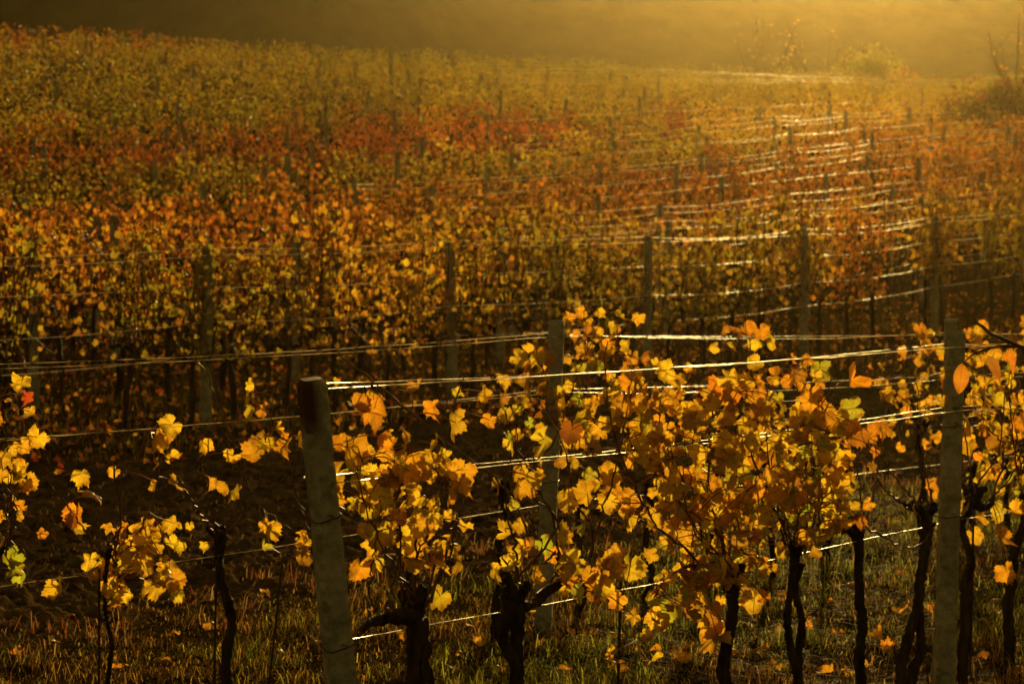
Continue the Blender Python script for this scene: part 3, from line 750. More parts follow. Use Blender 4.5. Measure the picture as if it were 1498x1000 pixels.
# ------------------------------------------------------------------ wires
def wire(pts, rad, mat_, label, group, sides=12):
    pts = np.array(pts); o0 = pts[0].copy()
    t = Tubes(); t.add(pts - o0, rad, sides)
    o = link('trellis_wire', t.mesh('trellis_wire', mat_), None, o0)
    tag(o, label, 'wire', group)
    return o
def row_wire_pts(v, us, hgt, w, sag, jit=.0, ground=True, n=9, drop=None):
    pts = []
    r = np.random.default_rng(int(v * 100) + int(hgt * 1000) + int(w * 1e4 + 500))
    for q, (a, b) in enumerate(zip(us[:-1], us[1:])):
        da, db = (drop[q], drop[q + 1]) if drop else (0, 0)
        s = sag * r.uniform(.3, 1.6)
        for k in range(n):
            f = k / n; u = a + (b - a) * f
            x = DIR[0] * u + NRM[0] * (v + w); y = DIR[1] * u + NRM[1] * (v + w)
            za = height(DIR[0] * a + NRM[0] * v, DIR[1] * a + NRM[1] * v); zb = height(DIR[0] * b + NRM[0] * v, DIR[1] * b + NRM[1] * v)
            z = (za + (zb - za) * f if ground else 0) + hgt - (da + (db - da) * f) - s * 4 * f * (1 - f) + r.normal(0, jit)
            pts.append((x, y, z))
    return pts
def u_of(v, px):
    X, Y = on_row(v, px); return DIR[0] * X + DIR[1] * Y
uA = [u_of(A, 462), u_of(A, 1395)]; uA = [uA[0], uA[1], uA[1] + 5.5, uA[1] + 11]
uB1, uB2 = u_of(B, 812), u_of(B, 1391)
uB = [uB1 - 11, uB1 - 5.5, uB1, uB2, uB2 + 5.5, uB2 + 11]
for nm, v, us, hs in (('front', A, uA, [(1.685, .05), (1.685, -.05), (1.375, .05), (1.375, -.05), (.835, 0)]), ('second', B, uB, [(1.655, .05), (1.655, -.05), (1.34, .05), (1.34, -.05), (.72, 0)])):
    for h_, w_ in hs:
        lev = {1.6: 'top', 1.3: 'middle', .8: 'low', .7: 'low'}[math.floor(h_ * 10) / 10]
        side = '' if w_ == 0 else (' (rear strand of the pair)' if w_ > 0 else ' (front strand of the pair)')
        wire(row_wire_pts(v, us, h_ + (0.012 if w_ > 0 else 0), w_, .025 if h_ > 1 else .012, .0015, False, 14, [0, 0, 0, .14, .2, .25] if v == B else [0, .02, .1, .2]), (.0019 if h_ > 1 else .0015) if v == A else .0016, M_WIRE,
             f'{lev} gleaming trellis wire along the {nm} row of vines{side}', 'trellis wires of the two front rows')
# dried tendrils curled round the wires
def tendrils():
    for v, us, hts, n in ((A, uA[:2], (1.69, 1.38), 34), (B, uB[1:5], (1.655, 1.34), 46)):
        for k in range(n):
            h_ = random.choice(hts); u = random.uniform(us[0] + .1, us[-1]); w = random.choice((-.05, .05))
            p = np.array([DIR[0] * u + NRM[0] * (v + w), DIR[1] * u + NRM[1] * (v + w), h_ - .012])
            t = Tubes(); L = random.uniform(.03, .09); turns = random.uniform(2, 6)
            s = np.linspace(0, 1, 26); d3 = np.array([DIR[0], DIR[1], 0]); n3 = np.array([NRM[0], NRM[1], 0])
            rr = .0045 + .002 * np.sin(s * 9)
            pts = d3 * (s * L)[:, None] + n3 * (np.cos(s * turns * 6.28) * rr)[:, None] + np.array([0, 0, 1]) * (np.sin(s * turns * 6.28) * rr)[:, None]
            if random.random() < .6:
                e = pts[-1]; q = np.array([e + d3 * .02 * j * random.uniform(.2, 1) + n3 * random.uniform(-.012, .012) - np.array([0, 0, .014 * j * random.uniform(.5, 1.6)]) for j in range(1, 5)])
                pts = np.concatenate([pts, q])
            t.add(pts, np.linspace(.0022, .0012, len(pts)), 4, 0, False)
            o = link('dried_tendril', t.mesh('dried_tendril', M_BARK), None, p)
            tag(o, 'small dark dried tendril curled round a wire of the %s row' % ('front' if v == A else 'second'), 'tendril', 'dried tendrils on the %s row wires' % ('front' if v == A else 'second'))
tendrils()

# ------------------------------------------------------------------ the dense rows beyond the ploughed strip
def mid_vine_parts(seed):
    r = np.random.default_rng(5000 + seed)
    hz = r.uniform(.68, .82)
    tb = Tubes()
    lx = r.uniform(-.12, .12)
    tb.add(smooth_line([(0, 0, -.12), (lx * .4, r.normal(0, .02), .3), (lx, r.normal(0, .02), hz)], 12, .006, r), np.linspace(.038, .028, 12) * r.uniform(.8, 1.15), 7, .6, True, seed)
    for s in (-1, 1):
        tb.add(smooth_line([(lx, 0, hz - .03), (lx + s * .15, 0, hz + .04), (lx + s * .34, 0, hz + .03)], 7, .005, r), np.linspace(.024, .012, 7), 6, .4, True, seed + 3)
    trunk = tb.mesh('trunk', M_BARK)
    cn = Tubes(); lines = []
    for k in range(r.integers(13, 18)):
        x0 = lx + r.uniform(-.36, .36); top = r.uniform(1.35, 1.95); lean = r.normal(0, .2); yy = r.normal(0, .12)
        ln = [(x0, 0, hz), (x0 + lean * .3, yy * .5, hz + (top - hz) * .45), (x0 + lean, yy, top)]
        if r.random() < .35: ln.append((x0 + lean + r.normal(0, .25), yy + r.normal(0, .15), top - r.uniform(.05, .35)))
        ln = smooth_line(ln, 16, .008, r); lines.append(ln)
        cn.add(ln, np.linspace(.0075, .004, 16), 4, 0, False)
    for k in range(3):
        x0 = lx + r.uniform(-.3, .3); s = r.choice([-1, 1])
        ln = smooth_line([(x0, 0, hz), (x0 + s * .25, r.normal(0, .15), hz + r.uniform(.1, .4)), (x0 + s * .55, r.normal(0, .2), hz + r.uniform(-.2, .3))], 12, .008, r); lines.append(ln)
        cn.add(ln, np.linspace(.006, .003, 12), 4, 0, False)
    canes = cn.mesh('canes', M_CANE_FAR)
    n = int(r.uniform(140, 230))
    L = np.concatenate(lines); pr = np.clip((L[:, 2] - .45) / 1.1, .12, 1) ** 1.1; i = r.choice(len(L), n, p=pr / pr.sum())
    pos = L[i] + r.normal(0, .075, (n, 3)) * np.array([1, 1.1, .8]) - [0, 0, .03]
    keep = pos[:, 2] > .5; pos = pos[keep]; n = len(pos)
    # canopy a little thinner low down
    cols = pick_cols('yyaaaooobd', n, r)
    sat = np.clip(cols, .03, .88)
    fr = leaf_frames(n, r, .05, 1.1)
    fol = foliage_mesh('foliage', pos, fr, r.uniform(.045, .098, n), sat, LEAF_MID, [M_LEAF_MID], r)
    return trunk, canes, fol
NVAR = 14
PROTO = [mid_vine_parts(k) for k in range(NVAR)]
ORD = ['first', 'second', 'third', 'fourth', 'fifth', 'sixth', 'seventh', 'eighth', 'ninth', 'tenth', 'eleventh', 'twelfth', 'thirteenth', 'fourteenth', 'fifteenth', 'sixteenth', 'seventeenth', 'eighteenth', 'nineteenth', 'twentieth'] + ['twenty-' + s for s in ('first', 'second', 'third', 'fourth', 'fifth', 'sixth', 'seventh', 'eighth')]
def in_view(x, y, m=.015):
    return y > 5 and abs(x / y) < .18 + m
def crest(t):
    return np.interp(t, [-.18, 0, .1, .18], [118, 131, 150, 150])
NROWS = 25
ROW_V = [V_C + 2.65 * k for k in range(NROWS)]
def row_color(k, x, y):
    """leaf tint of a vine: patches of gold, orange, red and green over the field, darkened at far left for weaker backlight"""
    t = x / y
    n1 = float(vnoise(x * .13 + 7, y * .07, 301)); n2 = float(vnoise(x * .35, y * .2, 302))
    gold = np.array([1, 1.0, 1]); orange = np.array([.95, .66, .8]); red = np.array([.68, .30, .6]); green = np.array([.60, .86, 1.1]); olive = np.array([.76, .92, 1.0])
    if k in (8, 9, 10) and t < .06: c = red if n2 > .6 else (orange * .85 if n1 > .4 else olive)
    elif k in (2, 3, 4, 5): c = red if (n2 > .62 and t < .08) else (orange if n1 + n2 * .4 > .5 else gold)
    elif k in (0, 1): c = orange if n2 > .78 else (olive if n2 < .35 else gold)
    elif k >= 21 and t < -.06: c = red if n2 > .6 else orange * .85
    elif k >= 10: c = (green if n1 > .45 else olive) * (.80 if t < 0 else .92)  # left half darker: weaker backlight put into the tint
    else: c = olive if n1 > .5 else (gold if n2 > .4 else orange)
    c = c * (.58 + .32 * n2) * random.uniform(.72, 1.12) * (.86 if t < -.03 and k > 5 else 1)  # far left rows dimmed in colour, as the sun stands further off
    return c
all_vines = []; field_posts = []
PSP = 4.55
u0C = u_of(V_C, 300)
for k, v in enumerate(ROW_V):
    off = (u_of(v, 430) - u0C if k == 1 else (0 if k == 0 else random.uniform(0, PSP)))
    offs = u0C + off
    for j in range(-30, 45):
        u = offs + j * (4.4 if k == 0 else PSP)
        x = DIR[0] * u + NRM[0] * v; y = DIR[1] * u + NRM[1] * v
        if in_view(x, y, .09) and y < crest(x / y) + 3: field_posts.append((k, v, u, x, y, j))
        for q in range(5):
            uu = u + PSP * (q + .5) / 5 + random.uniform(-.12, .12)
            x = DIR[0] * uu + NRM[0] * v; y = DIR[1] * uu + NRM[1] * v
            if in_view(x, y, .10) and y < crest(x / y) and random.random() > .05:
                all_vines.append((math.hypot(x, y) + (0 if in_view(x, y) else 1000), k, v, uu, x, y))
all_vines.sort()
N_IND = 270
tint_names = {}
def color_word(c):
    if c[1] < .4: return 'red'
    if c[1] / c[0] < .8: return 'orange'
    if c[0] < .75 * c[1]: return 'green-tinged'
    return 'yellow'
for i, (d, k, v, u, x, y) in enumerate(all_vines[:N_IND]):
    tr, cn, fo = PROTO[random.randrange(NVAR)]
    root = bpy.data.objects.new('grapevine', None); COL.objects.link(root)
    root.location = (x, y, height(x, y)); root.rotation_euler = (0, 0, ROT + (math.pi if random.random() < .5 else 0) + random.uniform(-.1, .1))
    s = random.uniform(.92, 1.08); root.scale = (s, s, s * random.uniform(.88, 1.07))
    c = row_color(k, x, y)
    cw = color_word(c)
    tag(root, f'{cw}-leaved grapevine in the {ORD[k]} dense row beyond the bare soil', 'grapevine', f'{cw} grapevines of the {ORD[k]} dense row')
    link('trunk', tr, root); link('canes', cn, root)
    f = link('foliage', fo, root); f.color = (c[0], c[1], c[2], 1)
def far_vines(lst):
    r = np.random.default_rng(99)
    P = []; C = []; S = []; tb = Tubes()
    for (d, k, v, u, x, y) in lst:
        n = int((125 if d < 95 or d > 1000 else 95) * r.uniform(.45, 1.3))
        hz = height(x, y)
        q = np.stack([r.uniform(-.5, .5, n), r.normal(0, .17, n), .62 + 1.3 * r.beta(1.5, 1.15, n)], -1)
        # clumped: shoots of different height
        nsh = 7; sx = r.uniform(-.5, .5, nsh); sh = r.uniform(1.2, 2.05, nsh); pickk = r.integers(0, nsh, n)
        q[:, 0] = sx[pickk] + r.normal(0, .09, n); q[:, 2] = .65 + (sh[pickk] - .65) * r.beta(2.0, 1.0, n)
        w = np.stack([x + DIR[0] * q[:, 0] + NRM[0] * q[:, 1], y + DIR[1] * q[:, 0] + NRM[1] * q[:, 1], hz + q[:, 2]], -1)
        P.append(w); C.append(np.clip(pick_cols('yyaaaooobd', n, r) * row_color(k, x, y), .004, .88)); S.append(r.uniform(.075, .14, n))
        tb.add([(x, y, hz - .1), (x + r.normal(0, .04), y, hz + .4), (x + r.normal(0, .05), y, hz + .85)], .032, 5, 0, False)
    P = np.concatenate(P); C = np.concatenate(C); S = np.concatenate(S)
    me = foliage_mesh('distant_vines', P, leaf_frames(len(P), r, .3, .8), S, C, LEAF_FAR, [M_LEAF_FAR], r)
    o = link('distant_vine_foliage', me)
    tag(o, 'far rows of autumn vines covering the upper slope', 'vines', kind='stuff')
    st = link('distant_vine_stems', tb.mesh('distant_vine_stems', M_BARK), o)
    st['kind'] = 'stuff'
far_vines(all_vines[N_IND:])
print('VINES', len(all_vines), 'POSTS', len(field_posts))
field_posts.sort(key=lambda q: math.hypot(q[3], q[4]))
for (k, v, u, x, y, j) in field_posts[:290]:
    if k > 6 and random.random() < .45: continue
    o = link('concrete_post', PM, None, (x, y, height(x, y)), ROT + random.uniform(-.3, .3))
    o.rotation_euler = (random.uniform(-.03, .03), random.uniform(-.03, .03), o.rotation_euler.z)
    o.scale = (1, 1, random.uniform(.98, 1.1) if k > 1 else 1.0)
    tag(o, f'plain concrete trellis post in the {ORD[k]} dense row beyond the bare soil', 'post', f'concrete posts of the {ORD[k]} dense row')
for k, v in enumerate(ROW_V):
    us = sorted(q[2] for q in field_posts if q[0] == k and (k < 1 or q[3] / q[4] > (-.06 if k < 6 else -.02)))
    if len(us) < 2: continue
    for h_, w_ in ((1.72, .05), (1.66, -.05), (1.36, .05), (1.08, -.04), (.74, 0)):
        if k > 5 and (h_ in (1.08, .74) or random.random() < .62): continue
        if 1 < k <= 5 and random.random() < .45: continue
        h_ += random.uniform(-.06, .06)
        wire(row_wire_pts(v, us, h_, w_, .045, .003, True, 7), .0032 if k < 3 else .0046, M_WIRE_FAR,
             f'thin trellis wire strung through the {ORD[k]} dense row beyond the bare soil', f'trellis wires of the {ORD[k]} dense row', 10)

# ------------------------------------------------------------------ grass, weeds, straw, fallen leaves
def blades(pos, hgt, wid, lean, cols, r):
    """bent two-segment grass blades"""
    n = len(pos)
    az = r.uniform(0, 2 * math.pi, n)
    d = np.stack([np.cos(az), np.sin(az), np.zeros(n)], -1); s = np.stack([-np.sin(az), np.cos(az), np.zeros(n)], -1)
    s = s * wid[:, None] / 2
    z = np.array([0, 0, 1.0])
    p1 = pos + z * (hgt * .6)[:, None] + d * (hgt * lean * .3)[:, None]
    p2 = pos + z * (hgt * (1 - .35 * lean))[:, None] + d * (hgt * lean)[:, None]
    V = np.stack([pos - s, pos + s, p1 + s * .8, p1 - s * .8, p2], 1).reshape(-1, 3)
    b = (np.arange(n) * 5)[:, None, None]
    T = (np.array([[0, 1, 2], [0, 2, 3], [3, 2, 4]])[None] + b).reshape(-1, 3)
    C = np.repeat(np.concatenate([cols, np.ones((n, 1))], 1), 5, 0)
    return V, T, C
def scatter(n, y0, y1, r, tmax=.2):
    y = np.sqrt(r.uniform(y0 ** 2, y1 ** 2, n)); x = r.uniform(-tmax, tmax, n) * y
    return x, y
def build_grass():
    r = np.random.default_rng(31)
    x, y = scatter(330000, 10.5, 25, r, .31)
    v = NRM[0] * x + NRM[1] * y
    edge = 10.0 + (vnoise(x * .6, y * .6, 5) - .5) * 1.6
    dens = .25 + .75 * np.clip((fbm(x * 1.8, y * 1.8, 71, 3) - .3) * 3, 0, 1)
    k = (v < edge) & (r.random(len(x)) < dens * np.clip((edge - v) * 1.2 + .25, 0, 1))
    x, y = x[k], y[k]; n = len(x)
    z = height(x, y) + rough(x, y)[0] - .01
    pos = np.stack([x, y, z], -1)
    patch = fbm(x * .9, y * .9, 81, 3); fine = r.random(n)
    green = np.array([.12, .145, .016]); ygreen = np.array([.27, .25, .03]); dry = np.array([.22, .125, .025]); brown = np.array([.07, .035, .010])
    g = np.clip((patch - .30) * 4.5, 0, 1)
    c = np.where((fine < g * .7)[:, None], np.where((r.random(n) < .5)[:, None], green, ygreen), np.where((r.random(n) < .6)[:, None], dry, brown))
    c = np.clip(c * (.15 + 2.0 * r.random((n, 1)) ** 2.2), 0, .45)
    tuft = np.clip((vnoise(x * 5, y * 5, 83) - .45) * 3, 0, 1); hg = (.02 + .05 * r.random(n) + .16 * tuft * r.random(n)) * (.5 + 1.0 * patch); wd = r.uniform(.003, .0075, n)
    V, T, C = blades(pos, hg, wd, .25 + 1.7 * r.random(n), c, r)
    o = link('grass', mesh_np('grass', V, T, [M_GRASS], {'leafcol': ('FLOAT_COLOR', C)}, smooth=False))
    tag(o, 'short uneven grass and dead grass under the front vine rows', 'grass', kind='stuff')
    # reddish dry weeds along the edge of the ploughed soil
    x, y = scatter(90000, 13, 27, r, .29)
    v = NRM[0] * x + NRM[1] * y
    clump = vnoise(x * 3.2, y * 3.2, 91)
    k = (np.abs(v - edge_of(x, y)) < .55) & (clump > .66)
    x, y = x[k][:4500], y[k][:4500]; n = len(x)
    pos = np.stack([x, y, height(x, y) + rough(x, y)[0] - .01], -1)
    c = np.where((r.random(n) < .45)[:, None], np.array([.26, .08, .025]), np.array([.30, .18, .06])) * r.uniform(.5, 1.2, (n, 1))
    V, T, C = blades(pos, .03 + .16 * r.random(n) ** 2.5, r.uniform(.003, .009, n), r.uniform(.3, 1.5, n), c, r)
    o = link('dry_weeds', mesh_np('dry_weeds', V, T, [M_GRASS], {'leafcol': ('FLOAT_COLOR', C)}, smooth=False))
    tag(o, 'reddish dry weeds along the edge of the ploughed soil', 'weeds', kind='stuff')
    # straw and dead stalks lying in the ploughed soil and under the dense rows
    x, y = scatter(170000, 13, 46, r, .28)
    v = NRM[0] * x + NRM[1] * y
    k = (v > 9.6) & (v < 24) & (vnoise(x * 1.1, y * 1.1, 95) > .35)
    x, y = x[k][:29000], y[k][:29000]; n = len(x)
    pos = np.stack([x, y, height(x, y) + rough(x, y)[0] + .004], -1)
    c = np.where((r.random(n) < .75)[:, None], np.array([.30, .18, .06]), np.array([.13, .055, .02])) * r.uniform(.2, 1.5, (n, 1))
    V, T, C = blades(pos, .02 + .05 * r.random(n), r.uniform(.002, .005, n), r.uniform(1.2, 2.6, n), c, r)
    o = link('straw', mesh_np('straw', V, T, [M_GRASS], {'leafcol': ('FLOAT_COLOR', C)}, smooth=False))
    tag(o, 'bits of straw and dead stalks lying on the ploughed soil', 'straw', kind='stuff')
    # low growth under the dense rows
    x, y = scatter(130000, 22, 62, r, .28)
    v = NRM[0] * x + NRM[1] * y
    k = (v > 15.6) & (vnoise(x * 1.3, y * 1.3, 97) > .42)
    x, y = x[k][:72000], y[k][:72000]; n = len(x)
    pos = np.stack([x, y, height(x, y) + rough(x, y)[0] - .01], -1)
    c = np.where((r.random(n) < .6)[:, None], np.array([.18, .09, .022]), np.array([.09, .085, .016])) * r.uniform(.25, 1.1, (n, 1))
    V, T, C = blades(pos, .05 + .13 * r.random(n), r.uniform(.005, .011, n), r.uniform(.2, 1.2, n), c, r)
    o = link('undergrowth', mesh_np('undergrowth', V, T, [M_GRASS], {'leafcol': ('FLOAT_COLOR', C)}, smooth=False))
    tag(o, 'low dry undergrowth below the dense vine rows', 'undergrowth', kind='stuff')
def edge_of(x, y): return 9.9 + (vnoise(x * .6, y * .6, 5) - .5) * 1.6
build_grass()

# leaf litter under the dense rows (too many to count) and the single fallen leaves on the grass
def litter():
    r = np.random.default_rng(41)
    x, y = scatter(13000, 22, 50, r, .28); v = NRM[0] * x + NRM[1] * y
    k = (v > 15.2); x, y = x[k][:7500], y[k][:7500]; n = len(x)
    pos = np.stack([x, y, height(x, y) + rough(x, y)[0] + .02], -1)
    o = link('leaf_litter', foliage_mesh('leaf_litter', pos, leaf_frames(n, r, .1, .2), r.uniform(.06, .11, n), pick_cols('ddboar', n, r), LEAF_FAR, [M_LEAF_FAR], r))
    tag(o, 'fallen brown and orange leaves littering the ground under the dense rows', 'leaf litter', kind='stuff')
    spots = [(730, 985), (905, 985), (925, 960), (962, 966), (905, 905), (1140, 875), (1148, 880), (1230, 932), (1222, 890), (1248, 860), (1130, 985), (1160, 978), (985, 965), (1010, 962), (1000, 985), (1320, 905), (1205, 985), (1240, 990), (1060, 870), (870, 935), (840, 945), (700, 960), (660, 985), (790, 960), (1310, 770), (1325, 845), (1455, 885), (1460, 905), (1490, 985), (1300, 965), (1080, 965), (1180, 930), (745, 962), (1268, 905)] + [(int(q * 7919 % 1480), int(880 + q * 104729 % 118)) for q in range(3, 40)]
    for i, (px, py) in enumerate(spots):
        Y = CAM_H * F / (py - HOR); X = (px - 749) / F * Y
        nn = np.random.default_rng(60 + i)
        nz_ = np.array([nn.normal(0, .35), nn.normal(-.15, .35), 1.0]); nz_ /= np.linalg.norm(nz_)
        ty = np.array([nn.normal(), nn.normal(), 0]); ty -= nz_ * (ty @ nz_); ty /= np.linalg.norm(ty)
        fm = foliage_mesh('fallen_leaf', np.zeros((1, 3)), np.stack([np.cross(ty, nz_), ty, nz_], -1)[None], np.array([nn.uniform(.065, .10)]), pick_cols('ooaob', 1, nn), LEAF_HI, [M_LEAF], nn)
        o = link('fallen_leaf', fm, None, (X, Y, ground_z(X, Y) + .035))
        tag(o, 'small orange fallen leaf lying in the grass below the front vines', 'leaf', 'fallen leaves in the grass')
litter()

# foxtail grass with curved bristly heads, bottom right
M_SEED = noise_mat('foxtail_seed', (.34, .2, .07), (.5, .32, .13), 40, .8, 0, 60, .001, .2)
def foxtail(px, py, n, seed, label):
    r = np.random.default_rng(seed)
    Y = CAM_H * F / (py - HOR); X = (px - 749) / F * Y; z = ground_z(X, Y)
    root = bpy.data.objects.new('foxtail_grass', None); COL.objects.link(root); root.location = (X, Y, z)
    tag(root, label, 'grass', 'foxtail grass tufts')
    st = Tubes(); P = []; 
    for k in range(n):
        b = np.array([r.normal(0, .07), r.normal(0, .07), -.02]); d = r.uniform(0, 6.28); h = r.uniform(.14, .30)
        e = b + np.array([math.cos(d) * .06, math.sin(d) * .06, h])
        f1 = e + np.array([math.cos(d) * .02, math.sin(d) * .02, .02]); f2 = e + np.array([math.cos(d) * .045, math.sin(d) * .045, .012])
        st.add(smooth_line([b, (b + e) / 2 + [0, 0, .03], e], 7), .0012, 4, 0, False)
        hd = Tubes(); ln = smooth_line([e, f1, f2], 9)
        hd.add(ln, .0045 * np.sin(np.linspace(.35, 2.9, 9)), 7, .4, True, seed + k)
        for q in range(70):
            i = r.integers(1, 8); v = r.normal(0, 1, 3); v /= np.linalg.norm(v)
            hd.add([ln[i], ln[i] + v * .011], [.0007, .0003], 3, 0, False)
        link('seed_head', hd.mesh('seed_head', M_SEED), root)
    link('stalks', st.mesh('stalks', M_SEED), root)
for i, (px, py, n, lab) in enumerate([(1322, 930, 5, 'foxtail grass tuft left of the leaning vine near the upright post'), (1350, 985, 4, 'foxtail grass tuft at the foot of the leaning twin-stemmed vine'), (1300, 955, 4, 'foxtail grass tuft between the flat-headed vine and the leaning vine'),
                                     (1455, 965, 5, 'foxtail grass tuft at bottom right beyond the upright post'), (1485, 915, 4, 'foxtail grass tuft near the right edge'), (1290, 990, 4, 'foxtail grass tuft at the bottom edge beside the flat-headed vine'), (1405, 990, 3, 'foxtail grass tuft at the foot of the upright post')]):
    foxtail(px, py, n, 700 + i, lab)

# ------------------------------------------------------------------ tree branch hanging in from the right, close to the front row
def branch():
    Yb = 8.6
    def P(px, py, dy=0): 
        y = Yb + dy; return np.array([(px - 749) / F * y, y, CAM_H - (py - HOR) / F * y])
    org = P(1560, 560)
    root = bpy.data.objects.new('tree_branch', None); COL.objects.link(root); root.location = org
    tag(root, 'bare tree branch with a few long orange leaves reaching in from the right edge', 'branch')
    r = np.random.default_rng(5)
    t = Tubes()
    t.add(smooth_line([P(1600, 560) - org, P(1540, 525) - org, P(1490, 505) - org, P(1440, 480, .03) - org, P(1404, 442, .05) - org], 22, .002, r), np.linspace(.013, .003, 22), 8, .25, True, 3)
    t.add(smooth_line([P(1510, 512) - org, P(1470, 505) - org, P(1430, 515) - org, P(1408, 532) - org], 14, .002, r), np.linspace(.006, .002, 14), 6, .2, True, 4)
    t.add(smooth_line([P(1470, 494) - org, P(1478, 508) - org], 5), .002, 5)
    link('twigs', t.mesh('twigs', M_CANE), root)
    def oval(center, tip, w, ln, col):
        n = 12; s = np.linspace(0, 1, n); half = w * np.sin(np.pi * s ** .85) ** .8
        tip = np.array(tip, float); tip /= np.linalg.norm(tip); side = np.cross(tip, [0.3, 1, .1]); side /= np.linalg.norm(side); nor = np.cross(side, tip)
        mid = tip * (s * ln)[:, None] + nor * (.25 * ln * s * (1 - s))[:, None]
        V = np.stack([mid - side * half[:, None] + nor * half[:, None] * .5, mid, mid + side * half[:, None] + nor * half[:, None] * .5], 1).reshape(-1, 3) + center
        F_ = []
        for i in range(n - 1):
            for j in range(2):
                a = i * 3 + j; F_ += [(a, a + 1, a + 4), (a, a + 4, a + 3)]
        C = np.tile([*col, 1], (len(V), 1))
        lp = np.stack([np.tile([-.3, 0, .3], n), np.repeat(s, 3), np.zeros(3 * n)], -1)
        link('leaf', mesh_np('leaf', V, F_, [M_LEAF], {'leafcol': ('FLOAT_COLOR', C), 'leafpos': ('FLOAT_VECTOR', lp)}), root)
    oval(P(1408, 531) - org, (-.12, -.1, -1), .024, .095, (.62, .26, .03))
    oval(P(1478, 508) - org, (.14, .1, -1), .012, .085, (.62, .24, .03))
    oval(P(1446, 520) - org, (.5, .2, -1), .016, .09, (.36, .17, .03))
branch()

# ------------------------------------------------------------------ beyond the field, right: bare trees, bushes
def bare_tree(px, Y, hgt, seed, label, lean=0):
    r = np.random.default_rng(seed)
    X = (px - 749) / F * Y; z = float(height(X, Y))
    root = bpy.data.objects.new('bare_tree', None); COL.objects.link(root); root.location = (X, Y, z)
    tag(root, label, 'tree')
    tk = Tubes(); h = hgt * .32
    tk.add(smooth_line([(0, 0, -.3), (lean * .3, 0, h * .5), (lean, 0, h)], 12, .03, r), np.linspace(.20, .12, 12), 9, .5, True, seed)
    link('trunk', tk.mesh('trunk', M_BARK), root)
    cr = Tubes(); tips = []
    for k in range(7):
        a = r.uniform(0, 6.28); sp = r.uniform(.35, 1.0) * hgt * .35
        p0 = np.array([lean, 0, h * r.uniform(.8, 1)]); p2 = p0 + np.array([math.cos(a) * sp, math.sin(a) * sp, hgt * r.uniform(.35, .65)]); p1 = (p0 + p2) / 2 + np.array([math.cos(a), math.sin(a), .2]) * sp * .22
        ln = smooth_line([p0, p1, p2], 14, .012, r); cr.add(ln, np.linspace(.055, .014, 14), 6, .2, True, k)
        for q in range(6):
            i = r.integers(4, 13); b = r.uniform(0, 6.28); L = hgt * r.uniform(.08, .2)
            e = ln[i] + np.array([math.cos(b) * L, math.sin(b) * L, L * r.uniform(-.2, .9)])
            l2 = smooth_line([ln[i], (ln[i] + e) / 2 + [0, 0, L * .15], e], 8, .02, r); cr.add(l2, np.linspace(.014, .006, 8), 4, 0, False); tips.append(l2)
    link('branches', cr.mesh('branches', M_BARK), root)
    T = np.concatenate(tips); n = 36; i = r.integers(0, len(T), n)
    link('foliage', foliage_mesh('foliage', T[i] + r.normal(0, .12, (n, 3)), leaf_frames(n, r, .2, .8), r.uniform(.08, .16, n), pick_cols('oobag', n, r), LEAF_FAR, [M_LEAF_FAR], r), root)
bare_tree(1103, 148, 6.5, 1, 'sparse bare tree at the top of the field, leftmost of the hazy ones', .4)
bare_tree(1204, 150, 6.0, 2, 'sparse bare tree behind the sunlit yellow-green bush in the haze', -.2)
bare_tree(1470, 110, 5.5, 3, 'thin bare tree above the dark bush at the right edge', .3)

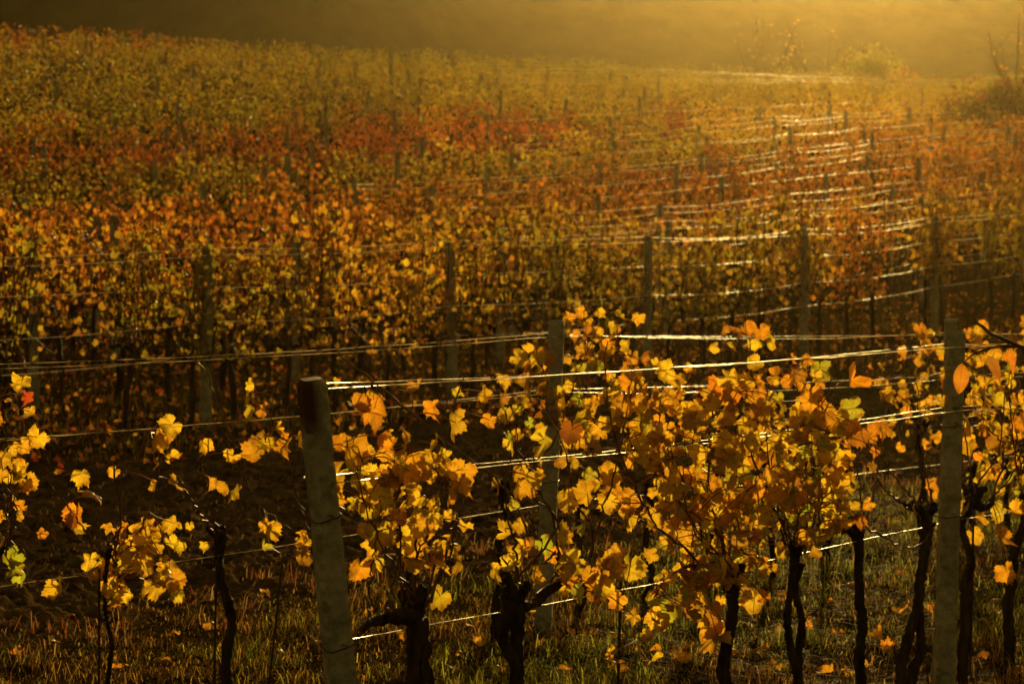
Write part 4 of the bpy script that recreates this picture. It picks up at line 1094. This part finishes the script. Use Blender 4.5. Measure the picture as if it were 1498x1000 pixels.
def bush(px, Y, w, hgt, dep, n, mix, seed, label, size=.2, dark=1.0):
    r = np.random.default_rng(seed)
    X = (px - 749) / F * Y; z = float(height(X, Y))
    root = bpy.data.objects.new('bush', None); COL.objects.link(root); root.location = (X, Y, z)
    tag(root, label, 'bush')
    nl = 26
    cx = r.uniform(-.5, .5, nl) * w; cy = r.uniform(-.5, .5, nl) * dep; cz = r.uniform(.15, .8, nl) * hgt * (1 - .5 * (2 * cx / w) ** 2); cs = r.uniform(.18, .36, nl) * hgt
    k = r.integers(0, nl, n); d = r.normal(0, 1, (n, 3)); d /= np.linalg.norm(d, axis=1, keepdims=True); d *= (r.random((n, 1)) ** .45)
    pos = np.stack([cx[k], cy[k], cz[k]], -1) + d * cs[k][:, None] * np.array([1.3, 1, 1]); pos[:, 2] = np.abs(pos[:, 2])
    st = Tubes()
    for q in range(nl): st.add(smooth_line([(cx[q] * .4, cy[q] * .4, -.2), (cx[q] * .7, cy[q] * .7, cz[q] * .5), (cx[q], cy[q], cz[q])], 6, .02, r), np.linspace(.05, .02, 6), 5)
    link('stems', st.mesh('stems', M_BARK), root)
    link('foliage', foliage_mesh('foliage', pos, leaf_frames(n, r, .1, .5), r.uniform(.6, 1.3, n) * size, pick_cols(mix, n, r) * dark, LEAF_FAR, [M_LEAF_FAR], r), root)
bush(1258, 147, 4.4, 3.9, 2.5, 6200, 'ggygg', 11, 'long yellow-green sunlit bush above the hazy wires', .2, .55)
bush(1165, 149, 5.0, 3.0, 2.5, 5000, 'ggygg', 12, 'low yellow-green bush between the two hazy bare trees', .2, .55)
bush(1322, 140, 2.2, 2.4, 1.6, 2200, 'ooddb', 13, 'small reddish bush right of the long yellow-green bush', .18)
bush(1462, 92, 4.6, 3.0, 2.6, 8000, 'ddgbd', 14, 'big dark bush at the right edge of the field', .17, .5)

# ------------------------------------------------------------------ the golden air
def haze():
    x0, x1, y0, y1, z0, z1 = -660, 660, -660, 660, -3.0, 92.0
    v = [(x, y, z) for x in (x0, x1) for y in (y0, y1) for z in (z0, z1)]
    f = [(0, 1, 3, 2), (4, 6, 7, 5), (0, 4, 5, 1), (2, 3, 7, 6), (0, 2, 6, 4), (1, 5, 7, 3)]
    me = bpy.data.meshes.new('haze'); me.from_pydata(v, [], f); me.update()
    m = bpy.data.materials.new('haze'); m.use_nodes = True; n = m.node_tree.nodes; l = m.node_tree.links
    n.remove(n['Principled BSDF'])
    pv = n.new('ShaderNodeVolumePrincipled')
    pv.inputs['Color'].default_value = (1.0, .76, .34, 1)
    pv.inputs['Density'].default_value = .92e-4
    pv.inputs['Anisotropy'].default_value = .93
    l.new(pv.outputs[0], n['Material Output'].inputs['Volume'])
    me.materials.append(m)
    o = link('haze', me)
    tag(o, 'golden backlit haze hanging over the vineyard', 'haze', kind='stuff')
haze()
